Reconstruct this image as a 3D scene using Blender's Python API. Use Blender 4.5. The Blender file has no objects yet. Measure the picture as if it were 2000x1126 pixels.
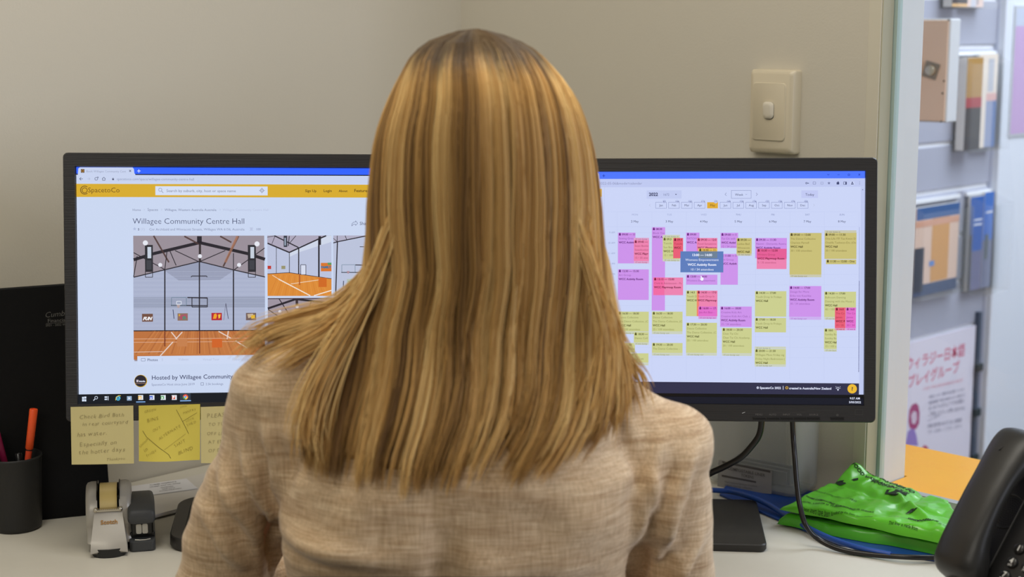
import bpy, bmesh, math, random
import numpy as np
from mathutils import Vector, Matrix, noise
from mathutils.bvhtree import BVHTree

random.seed(7); np.random.seed(7)
scene = bpy.context.scene
COL = scene.collection

# ------------------------------------------------------------------ camera, world, lights, exposure
F = 3060.0
TH = math.radians(9.5)
CAM = np.array([0.0, 0.0, 1.39])
FW = np.array([0, math.cos(TH), -math.sin(TH)])
UP = np.array([0, math.sin(TH), math.cos(TH)])
RT = np.array([1.0, 0, 0])
cam_data = bpy.data.cameras.new('camera')
cam_data.sensor_width = 36.0
cam_data.lens = F / 2000 * 36
cam_data.clip_start = 0.05
cam_data.dof.use_dof = True
cam_data.dof.focus_distance = 1.97
cam_data.dof.aperture_fstop = 5.0
cam = bpy.data.objects.new('camera', cam_data)
cam.location = CAM
cam.rotation_euler = (math.pi / 2 - TH, 0, 0)
COL.objects.link(cam)
scene.camera = cam
scene.view_settings.view_transform = 'Standard'
scene.view_settings.look = 'None'
scene.view_settings.gamma = 1.0
scene.view_settings.use_curve_mapping = False
scene.view_settings.exposure = 0.0

world = bpy.data.worlds.new('world')
scene.world = world
world.use_nodes = True
world.node_tree.nodes['Background'].inputs[0].default_value = (0.86, 0.82, 0.76, 1)
world.node_tree.nodes['Background'].inputs[1].default_value = 0.34


def area(name, loc, target, sx, sy, power, col):
    l = bpy.data.lights.new(name, 'AREA')
    l.shape = 'RECTANGLE'; l.size = sx; l.size_y = sy
    l.energy = power; l.color = col
    o = bpy.data.objects.new(name, l)
    o.location = loc
    d = Vector(target) - Vector(loc)
    o.rotation_euler = d.to_track_quat('-Z', 'Y').to_euler()
    COL.objects.link(o)
    return o


area('ceiling_light_office', (-0.20, 1.40, 2.64), (-0.20, 1.401, 0), 1.2, 0.6, 17.0, (1.0, 0.945, 0.84))
area('ceiling_light_rear', (-0.9, -1.0, 2.62), (-0.9, -0.999, 0), 1.2, 0.6, 31.0, (1.0, 0.945, 0.84))
area('ceiling_light_foyer', (1.9, 2.9, 2.62), (1.9, 2.901, 0), 1.6, 1.2, 60.0, (0.80, 0.88, 1.0))
area('daylight_foyer', (1.95, 0.85, 1.45), (0.25, 1.50, 1.0), 0.7, 1.3, 24.0, (0.78, 0.83, 1.0))

# ------------------------------------------------------------------ helpers


def nrm(v):
    v = np.asarray(v, float)
    return v / np.linalg.norm(v)


def ray(px, py):
    return FW + RT * ((px - 1000) / F) + UP * ((563 - py) / F)


def on_plane(px, py, p0, n):
    """world point of a reference pixel on a real plane"""
    d = ray(px, py)
    t = np.dot(np.asarray(p0) - CAM, n) / np.dot(d, n)
    return CAM + d * t


DESK_Z = 0.74


def on_z(px, py, z=DESK_Z):
    return on_plane(px, py, (0, 0, z), np.array([0, 0, 1.0]))


def at_depth(px, py, y):
    return on_plane(px, py, (0, y, 0), np.array([0, 1.0, 0]))


def s2l(c):
    c = c / 255.0
    return c / 12.92 if c <= 0.04045 else ((c + 0.055) / 1.055) ** 2.4


def rgb(r, g, b):
    return (s2l(r), s2l(g), s2l(b), 1.0)


class MB:
    """collects geometry in world coordinates"""

    def __init__(self):
        self.v = []; self.f = []; self.c = []

    def add(self, verts, faces, col=None):
        n = len(self.v)
        self.v.extend([tuple(map(float, p)) for p in verts])
        self.f.extend([tuple(i + n for i in fc) for fc in faces])
        self.c.extend([col] * len(faces))
        return self

    def quad(self, a, b, c, d, col=None):
        return self.add([a, b, c, d], [(0, 1, 2, 3)], col)

    def box(self, o, ax, ay, az):
        """o = corner, ax ay az = edge vectors"""
        o, ax, ay, az = map(lambda q: np.asarray(q, float), (o, ax, ay, az))
        if np.dot(np.cross(ax, ay), az) < 0:
            ax, ay = ay, ax
        v = [o, o + ax, o + ax + ay, o + ay, o + az, o + ax + az, o + ax + ay + az, o + ay + az]
        return self.add(v, [(3, 2, 1, 0), (4, 5, 6, 7), (0, 1, 5, 4), (1, 2, 6, 5), (2, 3, 7, 6), (3, 0, 4, 7)])

    def prism(self, poly, off):
        """poly: list of 3D points (planar), extruded by vector off"""
        poly = [np.asarray(p, float) for p in poly]
        off = np.asarray(off, float)
        nn = np.zeros(3)
        for i in range(len(poly)):
            nn += np.cross(poly[i] - poly[0], poly[(i + 1) % len(poly)] - poly[0])
        if np.dot(nn, off) < 0:
            poly = poly[::-1]
        n = len(poly)
        v = poly + [p + off for p in poly]
        f = [tuple(range(n))[::-1], tuple(range(n, 2 * n))]
        for i in range(n):
            j = (i + 1) % n
            f.append((i, j, n + j, n + i))
        return self.add(v, f)

    def loft(self, rings, cap=True, closed=True):
        n = len(rings[0])
        v = [p for r in rings for p in r]
        f = []
        for k in range(len(rings) - 1):
            for i in range(n if closed else n - 1):
                j = (i + 1) % n
                f.append((k * n + i, k * n + j, (k + 1) * n + j, (k + 1) * n + i))
        if cap:
            f.append(tuple(range(n))[::-1])
            f.append(tuple(range((len(rings) - 1) * n, len(rings) * n)))
        return self.add(v, f)

    def tube(self, pts, r, seg=10, cap=True):
        pts = [np.asarray(p, float) for p in pts]
        rr = r if hasattr(r, '__len__') else [r] * len(pts)
        rings = []
        prev = None
        for i, p in enumerate(pts):
            t = nrm(pts[min(i + 1, len(pts) - 1)] - pts[max(i - 1, 0)])
            if prev is None:
                a = np.array([0, 0, 1.0]) if abs(t[2]) < 0.9 else np.array([1.0, 0, 0])
                u = nrm(np.cross(t, a))
            else:
                u = nrm(prev - t * np.dot(prev, t))
            prev = u
            w = np.cross(t, u)
            rings.append([p + (u * math.cos(2 * math.pi * k / seg) + w * math.sin(2 * math.pi * k / seg)) * rr[i] for k in range(seg)])
        return self.loft(rings, cap)

    def cap(self, a, b, ra, rb, seg=18):
        """tapered capsule"""
        a = np.asarray(a, float); b = np.asarray(b, float)
        d = nrm(b - a)
        pts = []; rr = []
        for k in range(1, 6):
            t = math.pi / 2 * (1 - k / 5)
            pts.append(a - d * ra * math.sin(t)); rr.append(max(ra * math.cos(t), 1e-4))
        for k in range(0, 5):
            t = math.pi / 2 * k / 5
            pts.append(b + d * rb * math.sin(t)); rr.append(max(rb * math.cos(t), 1e-4))
        return self.tube(pts, rr, seg)

    def ell(self, c, r, seg=24, rings=14, fn=None):
        c = np.asarray(c, float)
        R = []
        for k in range(rings + 1):
            ph = math.pi * k / rings
            ring = []
            for i in range(seg):
                a = 2 * math.pi * i / seg
                p = np.array([math.sin(ph) * math.cos(a) * r[0], math.sin(ph) * math.sin(a) * r[1], -math.cos(ph) * r[2]])
                if k in (0, rings):
                    p = p + np.array([math.cos(a), math.sin(a), 0]) * 1e-5
                if fn: p = fn(p)
                ring.append(c + p)
            R.append(ring)
        return self.loft(R)

    def disc(self, c, ax, ay, r, seg=20, col=None):
        c = np.asarray(c, float)
        return self.add([c + ax * r * math.cos(2 * math.pi * k / seg) + ay * r * math.sin(2 * math.pi * k / seg) for k in range(seg)], [tuple(range(seg))], col)

    def lathe(self, c, prof, axis=(0, 0, 1), seg=32, cap=True):
        axis = nrm(axis)
        a = np.array([1.0, 0, 0]) if abs(axis[0]) < 0.9 else np.array([0, 1.0, 0])
        u = nrm(np.cross(axis, a)); w = np.cross(axis, u)
        c = np.asarray(c, float)
        rings = [[c + axis * h + (u * math.cos(2 * math.pi * k / seg) + w * math.sin(2 * math.pi * k / seg)) * r for k in range(seg)] for r, h in prof]
        return self.loft(rings, cap)


def rrect(cx, cy, w, h, r, n=5):
    pts = []
    for (sx, sy, a0) in ((1, 1, 0), (-1, 1, 90), (-1, -1, 180), (1, -1, 270)):
        for k in range(n + 1):
            a = math.radians(a0 + 90 * k / n)
            pts.append((cx + sx * (w / 2 - r) + r * math.cos(a), cy + sy * (h / 2 - r) + r * math.sin(a)))
    return pts


def smooth_path(pts, n=8):
    pts = [np.asarray(p, float) for p in pts]
    out = []
    P = [2 * pts[0] - pts[1]] + pts + [2 * pts[-1] - pts[-2]]
    for i in range(1, len(P) - 2):
        for k in range(n):
            t = k / n
            p0, p1, p2, p3 = P[i - 1], P[i], P[i + 1], P[i + 2]
            out.append(0.5 * ((2 * p1) + (-p0 + p2) * t + (2 * p0 - 5 * p1 + 4 * p2 - p3) * t * t + (-p0 + 3 * p1 - 3 * p2 + p3) * t ** 3))
    out.append(pts[-1])
    return out


def root_loc(o):
    return np.array(o.matrix_world.translation) if o is not None else np.zeros(3)


def build(name, mb, mat, parent=None, loc=None, smooth=False, bevel=0.0, seg=2, angle=40, double=False):
    """one mesh object; vertices are world coordinates, moved into the parent's (or its own) frame"""
    base = np.array(parent['_o']) if parent is not None else (np.array(loc, float) if loc is not None else np.zeros(3))
    me = bpy.data.meshes.new(name)
    me.from_pydata([tuple(np.array(p) - base) for p in mb.v], [], mb.f)
    if any(c is not None for c in mb.c):
        at = me.color_attributes.new('Col', 'FLOAT_COLOR', 'CORNER')
        data = np.ones((len(me.loops), 4), dtype=np.float32)
        for p in me.polygons:
            c = mb.c[p.index] or (1, 1, 1, 1)
            for li in p.loop_indices:
                data[li] = c
        at.data.foreach_set('color', data.ravel())
    me.materials.append(mat)
    if smooth:
        me.shade_smooth()
        if smooth != 'all':
            bm = bmesh.new(); bm.from_mesh(me)
            lim = math.radians(angle)
            for e in bm.edges:
                if len(e.link_faces) == 2 and e.calc_face_angle(0) > lim:
                    e.smooth = False
            bm.to_mesh(me); bm.free()
    o = bpy.data.objects.new(name, me)
    COL.objects.link(o)
    o['_o'] = [float(x) for x in base]
    if parent is not None:
        o.parent = parent
    else:
        o.location = base
    if bevel > 0:
        m = o.modifiers.new('bevel', 'BEVEL')
        m.width = bevel; m.segments = seg; m.limit_method = 'ANGLE'; m.angle_limit = math.radians(35)
        me.shade_smooth()
        m.harden_normals = True
    return o


def tag(o, label, cat, group=None):
    o['label'] = label; o['category'] = cat
    if group: o['group'] = group
    return o


def thing(name, label, cat, loc, group=None):
    o = bpy.data.objects.new(name, None)
    o.empty_display_size = 0.02
    o.location = [float(x) for x in loc]
    o['_o'] = [float(x) for x in loc]
    COL.objects.link(o)
    return tag(o, label, cat, group)


def structure(name, mb, mat, **k):
    o = build(name, mb, mat, **k)
    o['kind'] = 'structure'
    return o


# ------------------------------------------------------------------ materials
_M = {}


def mat(name, col, rough=0.5, metal=0.0, spec=0.5, bump=0.0, bscale=200.0, var=0.0, vscale=20.0, emit=0.0, stretch=(1, 1, 1), coat=0.0, trans=0.0, ior=1.45, alpha=1.0, sss=0.0, detail=4.0):
    if name in _M: return _M[name]
    m = bpy.data.materials.new(name); m.use_nodes = True
    nt = m.node_tree; N = nt.nodes; L = nt.links
    b = N['Principled BSDF']
    b.inputs['Base Color'].default_value = col
    b.inputs['Roughness'].default_value = rough
    b.inputs['Metallic'].default_value = metal
    b.inputs['Specular IOR Level'].default_value = spec
    b.inputs['Coat Weight'].default_value = coat
    b.inputs['Transmission Weight'].default_value = trans
    b.inputs['IOR'].default_value = ior
    b.inputs['Alpha'].default_value = alpha
    if sss:
        b.inputs['Subsurface Weight'].default_value = sss
        b.inputs['Subsurface Radius'].default_value = (0.01, 0.006, 0.003)
    if emit:
        b.inputs['Emission Color'].default_value = col
        b.inputs['Emission Strength'].default_value = emit
    tc = N.new('ShaderNodeTexCoord'); mp = N.new('ShaderNodeMapping')
    mp.inputs['Scale'].default_value = stretch
    L.new(tc.outputs['Object'], mp.inputs['Vector'])
    if var:
        nz = N.new('ShaderNodeTexNoise'); nz.inputs['Scale'].default_value = vscale; nz.inputs['Detail'].default_value = detail
        L.new(mp.outputs[0], nz.inputs['Vector'])
        mx = N.new('ShaderNodeMix'); mx.data_type = 'RGBA'
        mx.inputs[6].default_value = tuple(c * (1 - var) for c in col[:3]) + (1,)
        mx.inputs[7].default_value = tuple(min(1, c * (1 + var)) for c in col[:3]) + (1,)
        L.new(nz.outputs['Fac'], mx.inputs[0]); L.new(mx.outputs[2], b.inputs['Base Color'])
    if bump:
        nz = N.new('ShaderNodeTexNoise'); nz.inputs['Scale'].default_value = bscale; nz.inputs['Detail'].default_value = 3
        L.new(mp.outputs[0], nz.inputs['Vector'])
        bp = N.new('ShaderNodeBump'); bp.inputs['Strength'].default_value = bump; bp.inputs['Distance'].default_value = 0.001
        L.new(nz.outputs['Fac'], bp.inputs['Height']); L.new(bp.outputs[0], b.inputs['Normal'])
    _M[name] = m
    return m


def attr_mat(name, emit=0.0, rough=0.5, spec=0.5, bump=0.0, bscale=300, stretch=(1, 1, 1)):
    """colour comes from the mesh's own print colours"""
    if name in _M: return _M[name]
    m = mat(name, (1, 1, 1, 1), rough=rough, spec=spec, bump=bump, bscale=bscale, stretch=stretch)
    nt = m.node_tree; b = nt.nodes['Principled BSDF']
    a = nt.nodes.new('ShaderNodeAttribute'); a.attribute_name = 'Col'
    if emit:
        b.inputs['Base Color'].default_value = (0.01, 0.01, 0.01, 1)
        nt.links.new(a.outputs['Color'], b.inputs['Emission Color'])
        b.inputs['Emission Strength'].default_value = emit
    else:
        nt.links.new(a.outputs['Color'], b.inputs['Base Color'])
    return m


# ------------------------------------------------------------------ flat print and lettering
_TXT = {}


def glyphs(s, weight=0.0, shear=0.0):
    """outline text as triangles in em units: verts (n,2), faces, width"""
    key = (s, weight, shear)
    if key in _TXT: return _TXT[key]
    cu = bpy.data.curves.new('t', 'FONT')
    cu.body = s; cu.size = 1.0; cu.offset = weight; cu.shear = shear
    cu.resolution_u = 2
    ob = bpy.data.objects.new('t', cu)
    COL.objects.link(ob)
    dg = bpy.context.evaluated_depsgraph_get()
    me = bpy.data.meshes.new_from_object(ob.evaluated_get(dg))
    v = np.array([tuple(q.co)[:2] for q in me.vertices]) if len(me.vertices) else np.zeros((0, 2))
    f = [tuple(p.vertices) for p in me.polygons]
    bpy.data.objects.remove(ob); bpy.data.curves.remove(cu); bpy.data.meshes.remove(me)
    w = (v[:, 0].max()) if len(v) else 0.3 * len(s)
    _TXT[key] = (v, f, w)
    return _TXT[key]


class Canvas:
    """draws on a real plane: O origin, R right, U up, N out of the face; positions are read off the photograph and laid on that plane"""

    def __init__(self, O, R, U, N):
        self.O, self.R, self.U, self.N = map(lambda q: np.asarray(q, float), (O, R, U, N))
        self.mb = MB(); self.k = 0; self.half = 0.0

    def loc(self, px, py):
        p = on_plane(px, py, self.O, self.N) - self.O
        return np.array([p @ self.R, p @ self.U])

    def P(self, uv, z=None):
        if z is None: z = (self.k + self.half) * 0.000006 + 0.0002
        return self.O + self.R * uv[0] + self.U * uv[1] + self.N * z

    def layer(self):
        self.k += 1
        self.half = 0.0

    def rect(self, x0, y0, x1, y1, col):
        a = self.loc(x0, y0); b = self.loc(x1, y1)
        self.layer()
        self.mb.quad(self.P((a[0], b[1])), self.P((b[0], b[1])), self.P((b[0], a[1])), self.P((a[0], a[1])), rgb(*col))

    def poly(self, pts, col):
        self.layer()
        q = [self.loc(*p) for p in pts]
        area_ = sum(q[i][0] * q[(i + 1) % len(q)][1] - q[(i + 1) % len(q)][0] * q[i][1] for i in range(len(q)))
        if area_ < 0: q = q[::-1]
        self.mb.add([self.P(p) for p in q], [tuple(range(len(q)))], rgb(*col))

    def line(self, x0, y0, x1, y1, w, col):
        self.half = 0.35
        a = self.loc(x0, y0); b = self.loc(x1, y1)
        d = b - a; l = np.linalg.norm(d)
        if l < 1e-7: return
        n = np.array([-d[1], d[0]]) / l * w * 0.00032
        self.mb.quad(self.P(a - n), self.P(b - n), self.P(b + n), self.P(a + n), rgb(*col))

    def lines(self, pts, w, col):
        for a, b in zip(pts[:-1], pts[1:]): self.line(a[0], a[1], b[0], b[1], w, col)

    def frame(self, x0, y0, x1, y1, w, col):
        self.lines([(x0, y0), (x1, y0), (x1, y1), (x0, y1), (x0, y0)], w, col)

    def circ(self, x, y, r, col, ring=None, seg=20):
        self.layer()
        c = self.loc(x, y); e = self.loc(x + r, y); rr = np.linalg.norm(e - c)
        if ring:
            ri = rr * ring
            vs = []; fs = []
            for k in range(seg + 1):
                a = 2 * math.pi * k / seg
                for q in (rr, ri): vs.append(self.P(c + np.array([math.cos(a), math.sin(a)]) * q))
            for k in range(seg): fs.append((2 * k, 2 * k + 2, 2 * k + 3, 2 * k + 1))
            self.mb.add(vs, fs, rgb(*col))
        else:
            self.mb.add([self.P(c + np.array([math.cos(2 * math.pi * k / seg), math.sin(2 * math.pi * k / seg)]) * rr) for k in range(seg)], [tuple(range(seg))], rgb(*col))

    def text(self, s, x0, y, x1=None, col=(0, 0, 0), size=None, weight=0.0, shear=0.0, center=False, y1=None, maxx=None):
        """baseline starts at (x0,y); width runs to x1, or size is given in pixels; y1 = baseline height at the right end"""
        self.half = 0.7
        a = self.loc(x0, y)
        b = self.loc(x1 if x1 is not None else x0 + 10, y if y1 is None else y1)
        ex = (b - a) / np.linalg.norm(b - a) if y1 is not None else np.array([1.0, 0])
        pxm = np.linalg.norm(self.loc(x0 + 10, y) - a) / 10
        if maxx is not None:
            s2 = s
            while len(s2) > 1 and glyphs(s2, weight, shear)[2] * size * pxm > (maxx - x0) * pxm: s2 = s2[:-1]
            s = s2
        v, f, w = glyphs(s, weight, shear)
        if not len(v): return
        sc = (np.linalg.norm(b - a) / w) if size is None else size * pxm
        ey = np.array([-ex[1], ex[0]])
        off = -w * sc / 2 if center else 0.0
        self.mb.add([self.P(a + ex * (p[0] * sc + off) + ey * p[1] * sc) for p in v], f, rgb(*col))

    def hand(self, s, x0, y, x1, col, y1=None, weight=-0.012, jit=0.08):
        """loose handwriting: every letter a little turned and shifted"""
        self.half = 0.7
        a = self.loc(x0, y); b = self.loc(x1, y if y1 is None else y1)
        ex = (b - a) / np.linalg.norm(b - a); ey = np.array([-ex[1], ex[0]])
        tot = sum(0.3 if ch == ' ' else glyphs(ch, weight, 0.15)[2] + 0.07 for ch in s)
        sc = np.linalg.norm(b - a) / tot
        x = 0.0
        for i, ch in enumerate(s):
            if ch == ' ':
                x += 0.3; continue
            v, f, w = glyphs(ch, weight, 0.15)
            an = random.uniform(-jit, jit) * 2; dy = random.uniform(-jit, jit) * 0.5
            ca, sa = math.cos(an), math.sin(an)
            pts = [a + ex * ((x + p[0] * ca - p[1] * sa) * sc) + ey * ((p[0] * sa + p[1] * ca + dy) * sc) for p in v]
            self.mb.add([self.P(p) for p in pts], f, rgb(*col))
            x += w + 0.07

    def flush(self, name, material, parent):
        if not self.mb.f: return None
        o = build(name, self.mb, material, parent)
        self.mb = MB()
        return o
# ------------------------------------------------------------------ room
WALL = mat('wall_paint', rgb(201, 195, 180), rough=0.75, bump=0.15, bscale=350, var=0.015, vscale=3)
WHITEP = mat('white_paint', rgb(204, 207, 206), rough=0.5)
CRN = np.array([-0.085, 2.66, 0.0])          # inner corner of the two walls
D1 = nrm((1, -1, 0)); D2 = nrm((-1, -1, 0))  # along the right wall / along the left wall, away from the corner
OUTR = nrm((1, 1, 0)); OUTL = nrm((-1, 1, 0))
Z = np.array([0, 0, 1.0])
WH = 2.7
SILL = 0.752
OS0, OS1, OT = 0.800, 2.9, 2.25
_q = on_plane(1707, 440, CRN, OUTR); OS0 = float((_q - CRN) @ D1)
_q = on_plane(1683, 440, CRN, OUTR); TR0 = float((_q - CRN) @ D1)
_J = [float((on_plane(x, 440, CRN + D1 * OS0, D1) - CRN) @ OUTR) for x in (1728, 1737, 1783)]
print('jamb', OS0, TR0, _J)
#                # opening in the right wall (distance from the corner) and its top
TW = _J[2]


def W1(s, z=0.0, o=0.0): return CRN + D1 * s + Z * z + OUTR * o


m = MB(); m.box(CRN + OUTL * 0 - OUTR * 0, D2 * 3.6, OUTL * 0.1, Z * WH)
structure('wall_left', m, WALL)
m = MB()
m.box(W1(-0.1), D1 * (OS0 + 0.1), OUTR * TW, Z * WH)
m.box(W1(OS0), D1 * (OS1 - OS0), OUTR * TW, Z * SILL)
m.box(W1(OS0, OT), D1 * (OS1 - OS0), OUTR * TW, Z * (WH - OT))
m.box(W1(OS1), D1 * 0.7, OUTR * TW, Z * WH)
structure('wall_right', m, WALL)
m = MB(); m.box((-3.2, -2.2, -0.05), (8.2, 0, 0), (0, 7.2, 0), (0, 0, 0.05))
structure('floor', m, mat('carpet', rgb(92, 90, 88), rough=0.95, bump=0.6, bscale=400, var=0.15, vscale=150))
m = MB(); m.box((-3.2, -2.2, WH), (8.2, 0, 0), (0, 7.2, 0), (0, 0, 0.05))
structure('ceiling', m, mat('ceiling_white', rgb(225, 222, 214), rough=0.9, bump=0.3, bscale=200))
# edge trim, jamb and sill of the service window
m = MB(); m.box(W1(TR0, SILL, -0.0012), D1 * (OS0 - TR0), OUTR * 0.002, Z * (OT - SILL))
structure('trim_1', m, mat('cream_edge_trim', rgb(206, 200, 182), rough=0.45), bevel=0.0008)
m = MB(); m.box(W1(OS0, SILL, 0.0), D1 * 0.002, OUTR * (_J[0] - 0.001), Z * (OT - SILL))
structure('trim_2', m, mat('jamb_tan', rgb(178, 174, 150), rough=0.4), bevel=0.0006)
m = MB(); m.box(W1(OS0, SILL, _J[1]), D1 * 0.004, OUTR * (_J[2] - _J[1]), Z * (OT - SILL))
structure('trim_3', m, WHITEP, bevel=0.0015)
win = thing('window_1', 'sliding glass service window beside the white post', 'window', W1(OS0, SILL, 0.03))
win['kind'] = 'structure'
m = MB(); m.box(W1(OS0 + 0.004, SILL, _J[0] - 0.004), D1 * (OS1 - OS0 - 0.01), OUTR * 0.014, Z * 0.010)
build('window_track', m, mat('aluminium', rgb(190, 192, 190), rough=0.35, metal=0.6), win)
m = MB(); m.box(W1(OS0 + 0.001, SILL, _J[0]), D1 * 0.006, OUTR * (_J[1] - _J[0]), Z * (OT - SILL))
build('window_edge', m, mat('glass_edge', rgb(170, 190, 184), rough=0.2, spec=0.6), win)
GLASS = mat('glass', (1, 1, 1, 1), rough=0.0, spec=0.5)
_nt = GLASS.node_tree
_tr = _nt.nodes.new('ShaderNodeBsdfTransparent'); _tr.inputs[0].default_value = (0.965, 0.985, 0.975, 1)
_gl = _nt.nodes.new('ShaderNodeBsdfGlossy'); _gl.inputs['Roughness'].default_value = 0.0
_fr = _nt.nodes.new('ShaderNodeFresnel'); _fr.inputs[0].default_value = 1.45
_ms = _nt.nodes.new('ShaderNodeMixShader')
_nt.links.new(_fr.outputs[0], _ms.inputs[0]); _nt.links.new(_tr.outputs[0], _ms.inputs[1]); _nt.links.new(_gl.outputs[0], _ms.inputs[2])
_nt.links.new(_ms.outputs[0], _nt.nodes['Material Output'].inputs[0])
m = MB(); m.quad(W1(OS0 + 0.007, SILL + 0.01, (_J[0] + _J[1]) / 2), W1(OS1 - 0.01, SILL + 0.01, (_J[0] + _J[1]) / 2), W1(OS1 - 0.01, OT, (_J[0] + _J[1]) / 2), W1(OS0 + 0.007, OT, (_J[0] + _J[1]) / 2))
build('window_pane', m, GLASS, win)

# ------------------------------------------------------------------ foyer beyond the window
SW0 = np.array([0.0, 2.42, 0.0])               # plane y - x = 2.42 of the display wall
NS = nrm((1, -1, 0))                            # it faces this way
AS = nrm((1, 1, 0))                             # along it, away from the window


def sw(px, py, o=0.0): return on_plane(px, py, SW0 + NS * o, NS)


a0 = sw(1780, 500) @ AS; a1 = sw(1925, 500) @ AS
SWE = sw(1943, 300) @ AS                        # right edge of the slat panel


def S(a, z, o=0.0): return SW0 - AS * (SW0 @ AS) + AS * a + Z * z + NS * o


m = MB(); m.box(S(1.86, 0, -0.15), AS * 3.4, NS * 0.12, Z * WH)
structure('wall_foyer', m, mat('foyer_wall', rgb(212, 216, 226), rough=0.6))
sp = thing('slatwall_panel', 'lavender grey slatwall panel with bright metal channels behind the brochures', 'display panel', S(a0, 0))
zs = [sw(1868, yy)[2] for yy in (-5, 91, 185, 277, 368, 458, 548, 641, 735, 830)]
GREYP = mat('slat_grey', rgb(172, 175, 190), rough=0.45)
ALU = mat('channel_metal', rgb(244, 246, 250), rough=0.3, metal=0.15)
ab = 1.87
for i in range(len(zs) - 1):
    m = MB(); m.box(S(ab, zs[i + 1] + 0.004, -0.022), AS * (SWE - ab), NS * 0.022, Z * (zs[i] - zs[i + 1] - 0.010))
    build('slat', m, GREYP, sp, bevel=0.001)
for i, zz in enumerate(zs):
    m = MB(); m.box(S(ab, zz - 0.010, -0.024), AS * (SWE - ab - 0.022), NS * 0.020, Z * 0.013)
    build('channel', m, ALU, sp)
m = MB(); m.box(S(ab, 0.35, -0.03), AS * (SWE - ab), NS * 0.008, Z * 2.0)
build('backing', m, mat('slat_dark', rgb(60, 60, 66), rough=0.6), sp)
m = MB(); m.box(W1(-1.0, 0, 3.3), D1 * 6.0, OUTR * 0.1, Z * WH)
structure('wall_far', m, mat('foyer_wall', rgb(212, 216, 226), rough=0.6))
# white partition at the right of the slat panel
ex = sw(1962, 0, 0.02) @ AS
m = MB(); m.box(S(ex + 0.012, 0, -0.03), AS * 2.2, NS * 0.05, Z * WH)
structure('wall_partition', m, mat('partition_white', rgb(222, 228, 238), rough=0.35), bevel=0.004)
m = MB(); m.box(S(SWE + 0.002, 0, -0.03), AS * (ex - SWE + 0.008), NS * 0.035, Z * WH)
structure('trim_4', m, mat('partition_edge', rgb(190, 196, 214), rough=0.35), bevel=0.002)


def surf(pts, o0, o1):
    return [sw(p[0], p[1], o0) for p in pts]


PRINT = attr_mat('printed_paper', rough=0.5)
ACR = mat('clear_acrylic', (0.9, 0.95, 1.0, 1), rough=0.05, spec=0.6, alpha=0.05)
# purple poster on the partition
pz = [sw(*q, 0.021) for q in ((1984, 16), (2070, 14), (2060, 245), (1971, 262))]
m = MB()
pa, pb = pz[3] @ AS, pz[3] @ AS + 0.30
ztp, zbt = pz[0][2], pz[3][2]
m.box(S(pa - 0.006, zbt - 0.006, 0.020), AS * 0.312, NS * 0.003, Z * (ztp - zbt + 0.012))
po = thing('poster', 'lilac poster with a pale header in a clear frame on the white partition', 'poster', S(pa, zbt, 0.02))
build('poster_frame', m, mat('poster_edge', rgb(196, 200, 206), rough=0.3), po)
m = MB(); zz = ztp - (ztp - zbt) * 0.14
m.quad(S(pa, zbt, 0.0235), S(pa + 0.3, zbt, 0.0235), S(pa + 0.3, zz, 0.0235), S(pa, zz, 0.0235), rgb(196, 168, 208))
m.quad(S(pa, zz, 0.0235), S(pa + 0.3, zz, 0.0235), S(pa + 0.3, ztp, 0.0235), S(pa, ztp, 0.0235), rgb(196, 204, 222))
build('poster_print', m, PRINT, po)

# orange counter of the foyer side
og = mat('orange_laminate', rgb(240, 168, 26), rough=0.28, spec=0.5, var=0.03, vscale=5)
cz = 0.758
o1 = on_z(1768, 868, cz); dd = (o1 - CRN) @ OUTR
m = MB(); m.box(W1(0.3, cz - 0.03, TW + 0.004), D1 * (OS0 - 0.294), OUTR * (dd - TW), Z * 0.03)
m.box(W1(OS0 + 0.006, cz - 0.03, TW + 0.004), D1 * 2.2, OUTR * (dd - TW), Z * 0.03)
m.box(W1(0.3, 0, dd - 0.03), D1 * 2.8, OUTR * 0.02, Z * (cz - 0.03))
ms = MB(); ms.box(W1(OS0 + 0.006, SILL + 0.0004, _J[1] + 0.004), D1 * 2.0, OUTR * (TW - _J[1]), Z * (cz - SILL - 0.0004))
build('window_sill', ms, og, win)
oc = build('foyer_counter', m, og, loc=W1(OS0, 0, TW))
tag(oc, 'orange laminate counter on the foyer side of the glass', 'counter')

# Japanese notice in a frame
nt_ = thing('notice', 'white japanese playgroup notice with pink title hanging low on the slatwall', 'notice', sw(1775, 900, 0.01))
nR = AS; nU = Z; nN = NS
NO = S(0, 0, 0.006)
C = Canvas(NO, AS, Z, NS)
na, nb = 1.90, C.loc(1903, 700)[0] + 0.0
zt, zb_ = C.loc(1850, 650)[1], C.loc(1850, 650)[1] - 0.42
m = MB(); m.box(S(na, zb_, 0.001), AS * (nb - na), NS * 0.005, Z * (zt - zb_))
build('notice_sheet', m, mat('notice_paper', rgb(226, 222, 236), rough=0.4), nt_)
pk = (206, 74, 112)
C.text('ウィラジー日本語', 1769, 722, 1884, pk, weight=0.012, y1=692)
C.text('プレイグループ', 1772, 757, 1873, pk, weight=0.012, y1=725)
C.text('ふれあい WILLAGEE JAPANESE PLAYGROUP', 1802, 762, 1880, (220, 130, 150), y1=744)
for i, (s_, xx) in enumerate((('地域センターで親子の会を開いています', 1883), ('毎週金曜日 午前九時半から十一時半まで', 1885), ('はじめての方もどうぞお気軽に', 1885), ('ご参加ください お問い合わせは', 1886), ('センター受付まで', 1840), ('対象 就学前のお子さまと保護者', 1882), ('うた・えほん・こうさく・おやつ', 1883))):
    C.text(s_, 1814 - i * 0.6, 778 + i * 11.5, xx - i * 0.8, (96, 100, 130), y1=768 + i * 11.5 - (6 if i < 3 else 3))
C.flush('notice_text', PRINT, nt_)
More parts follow.
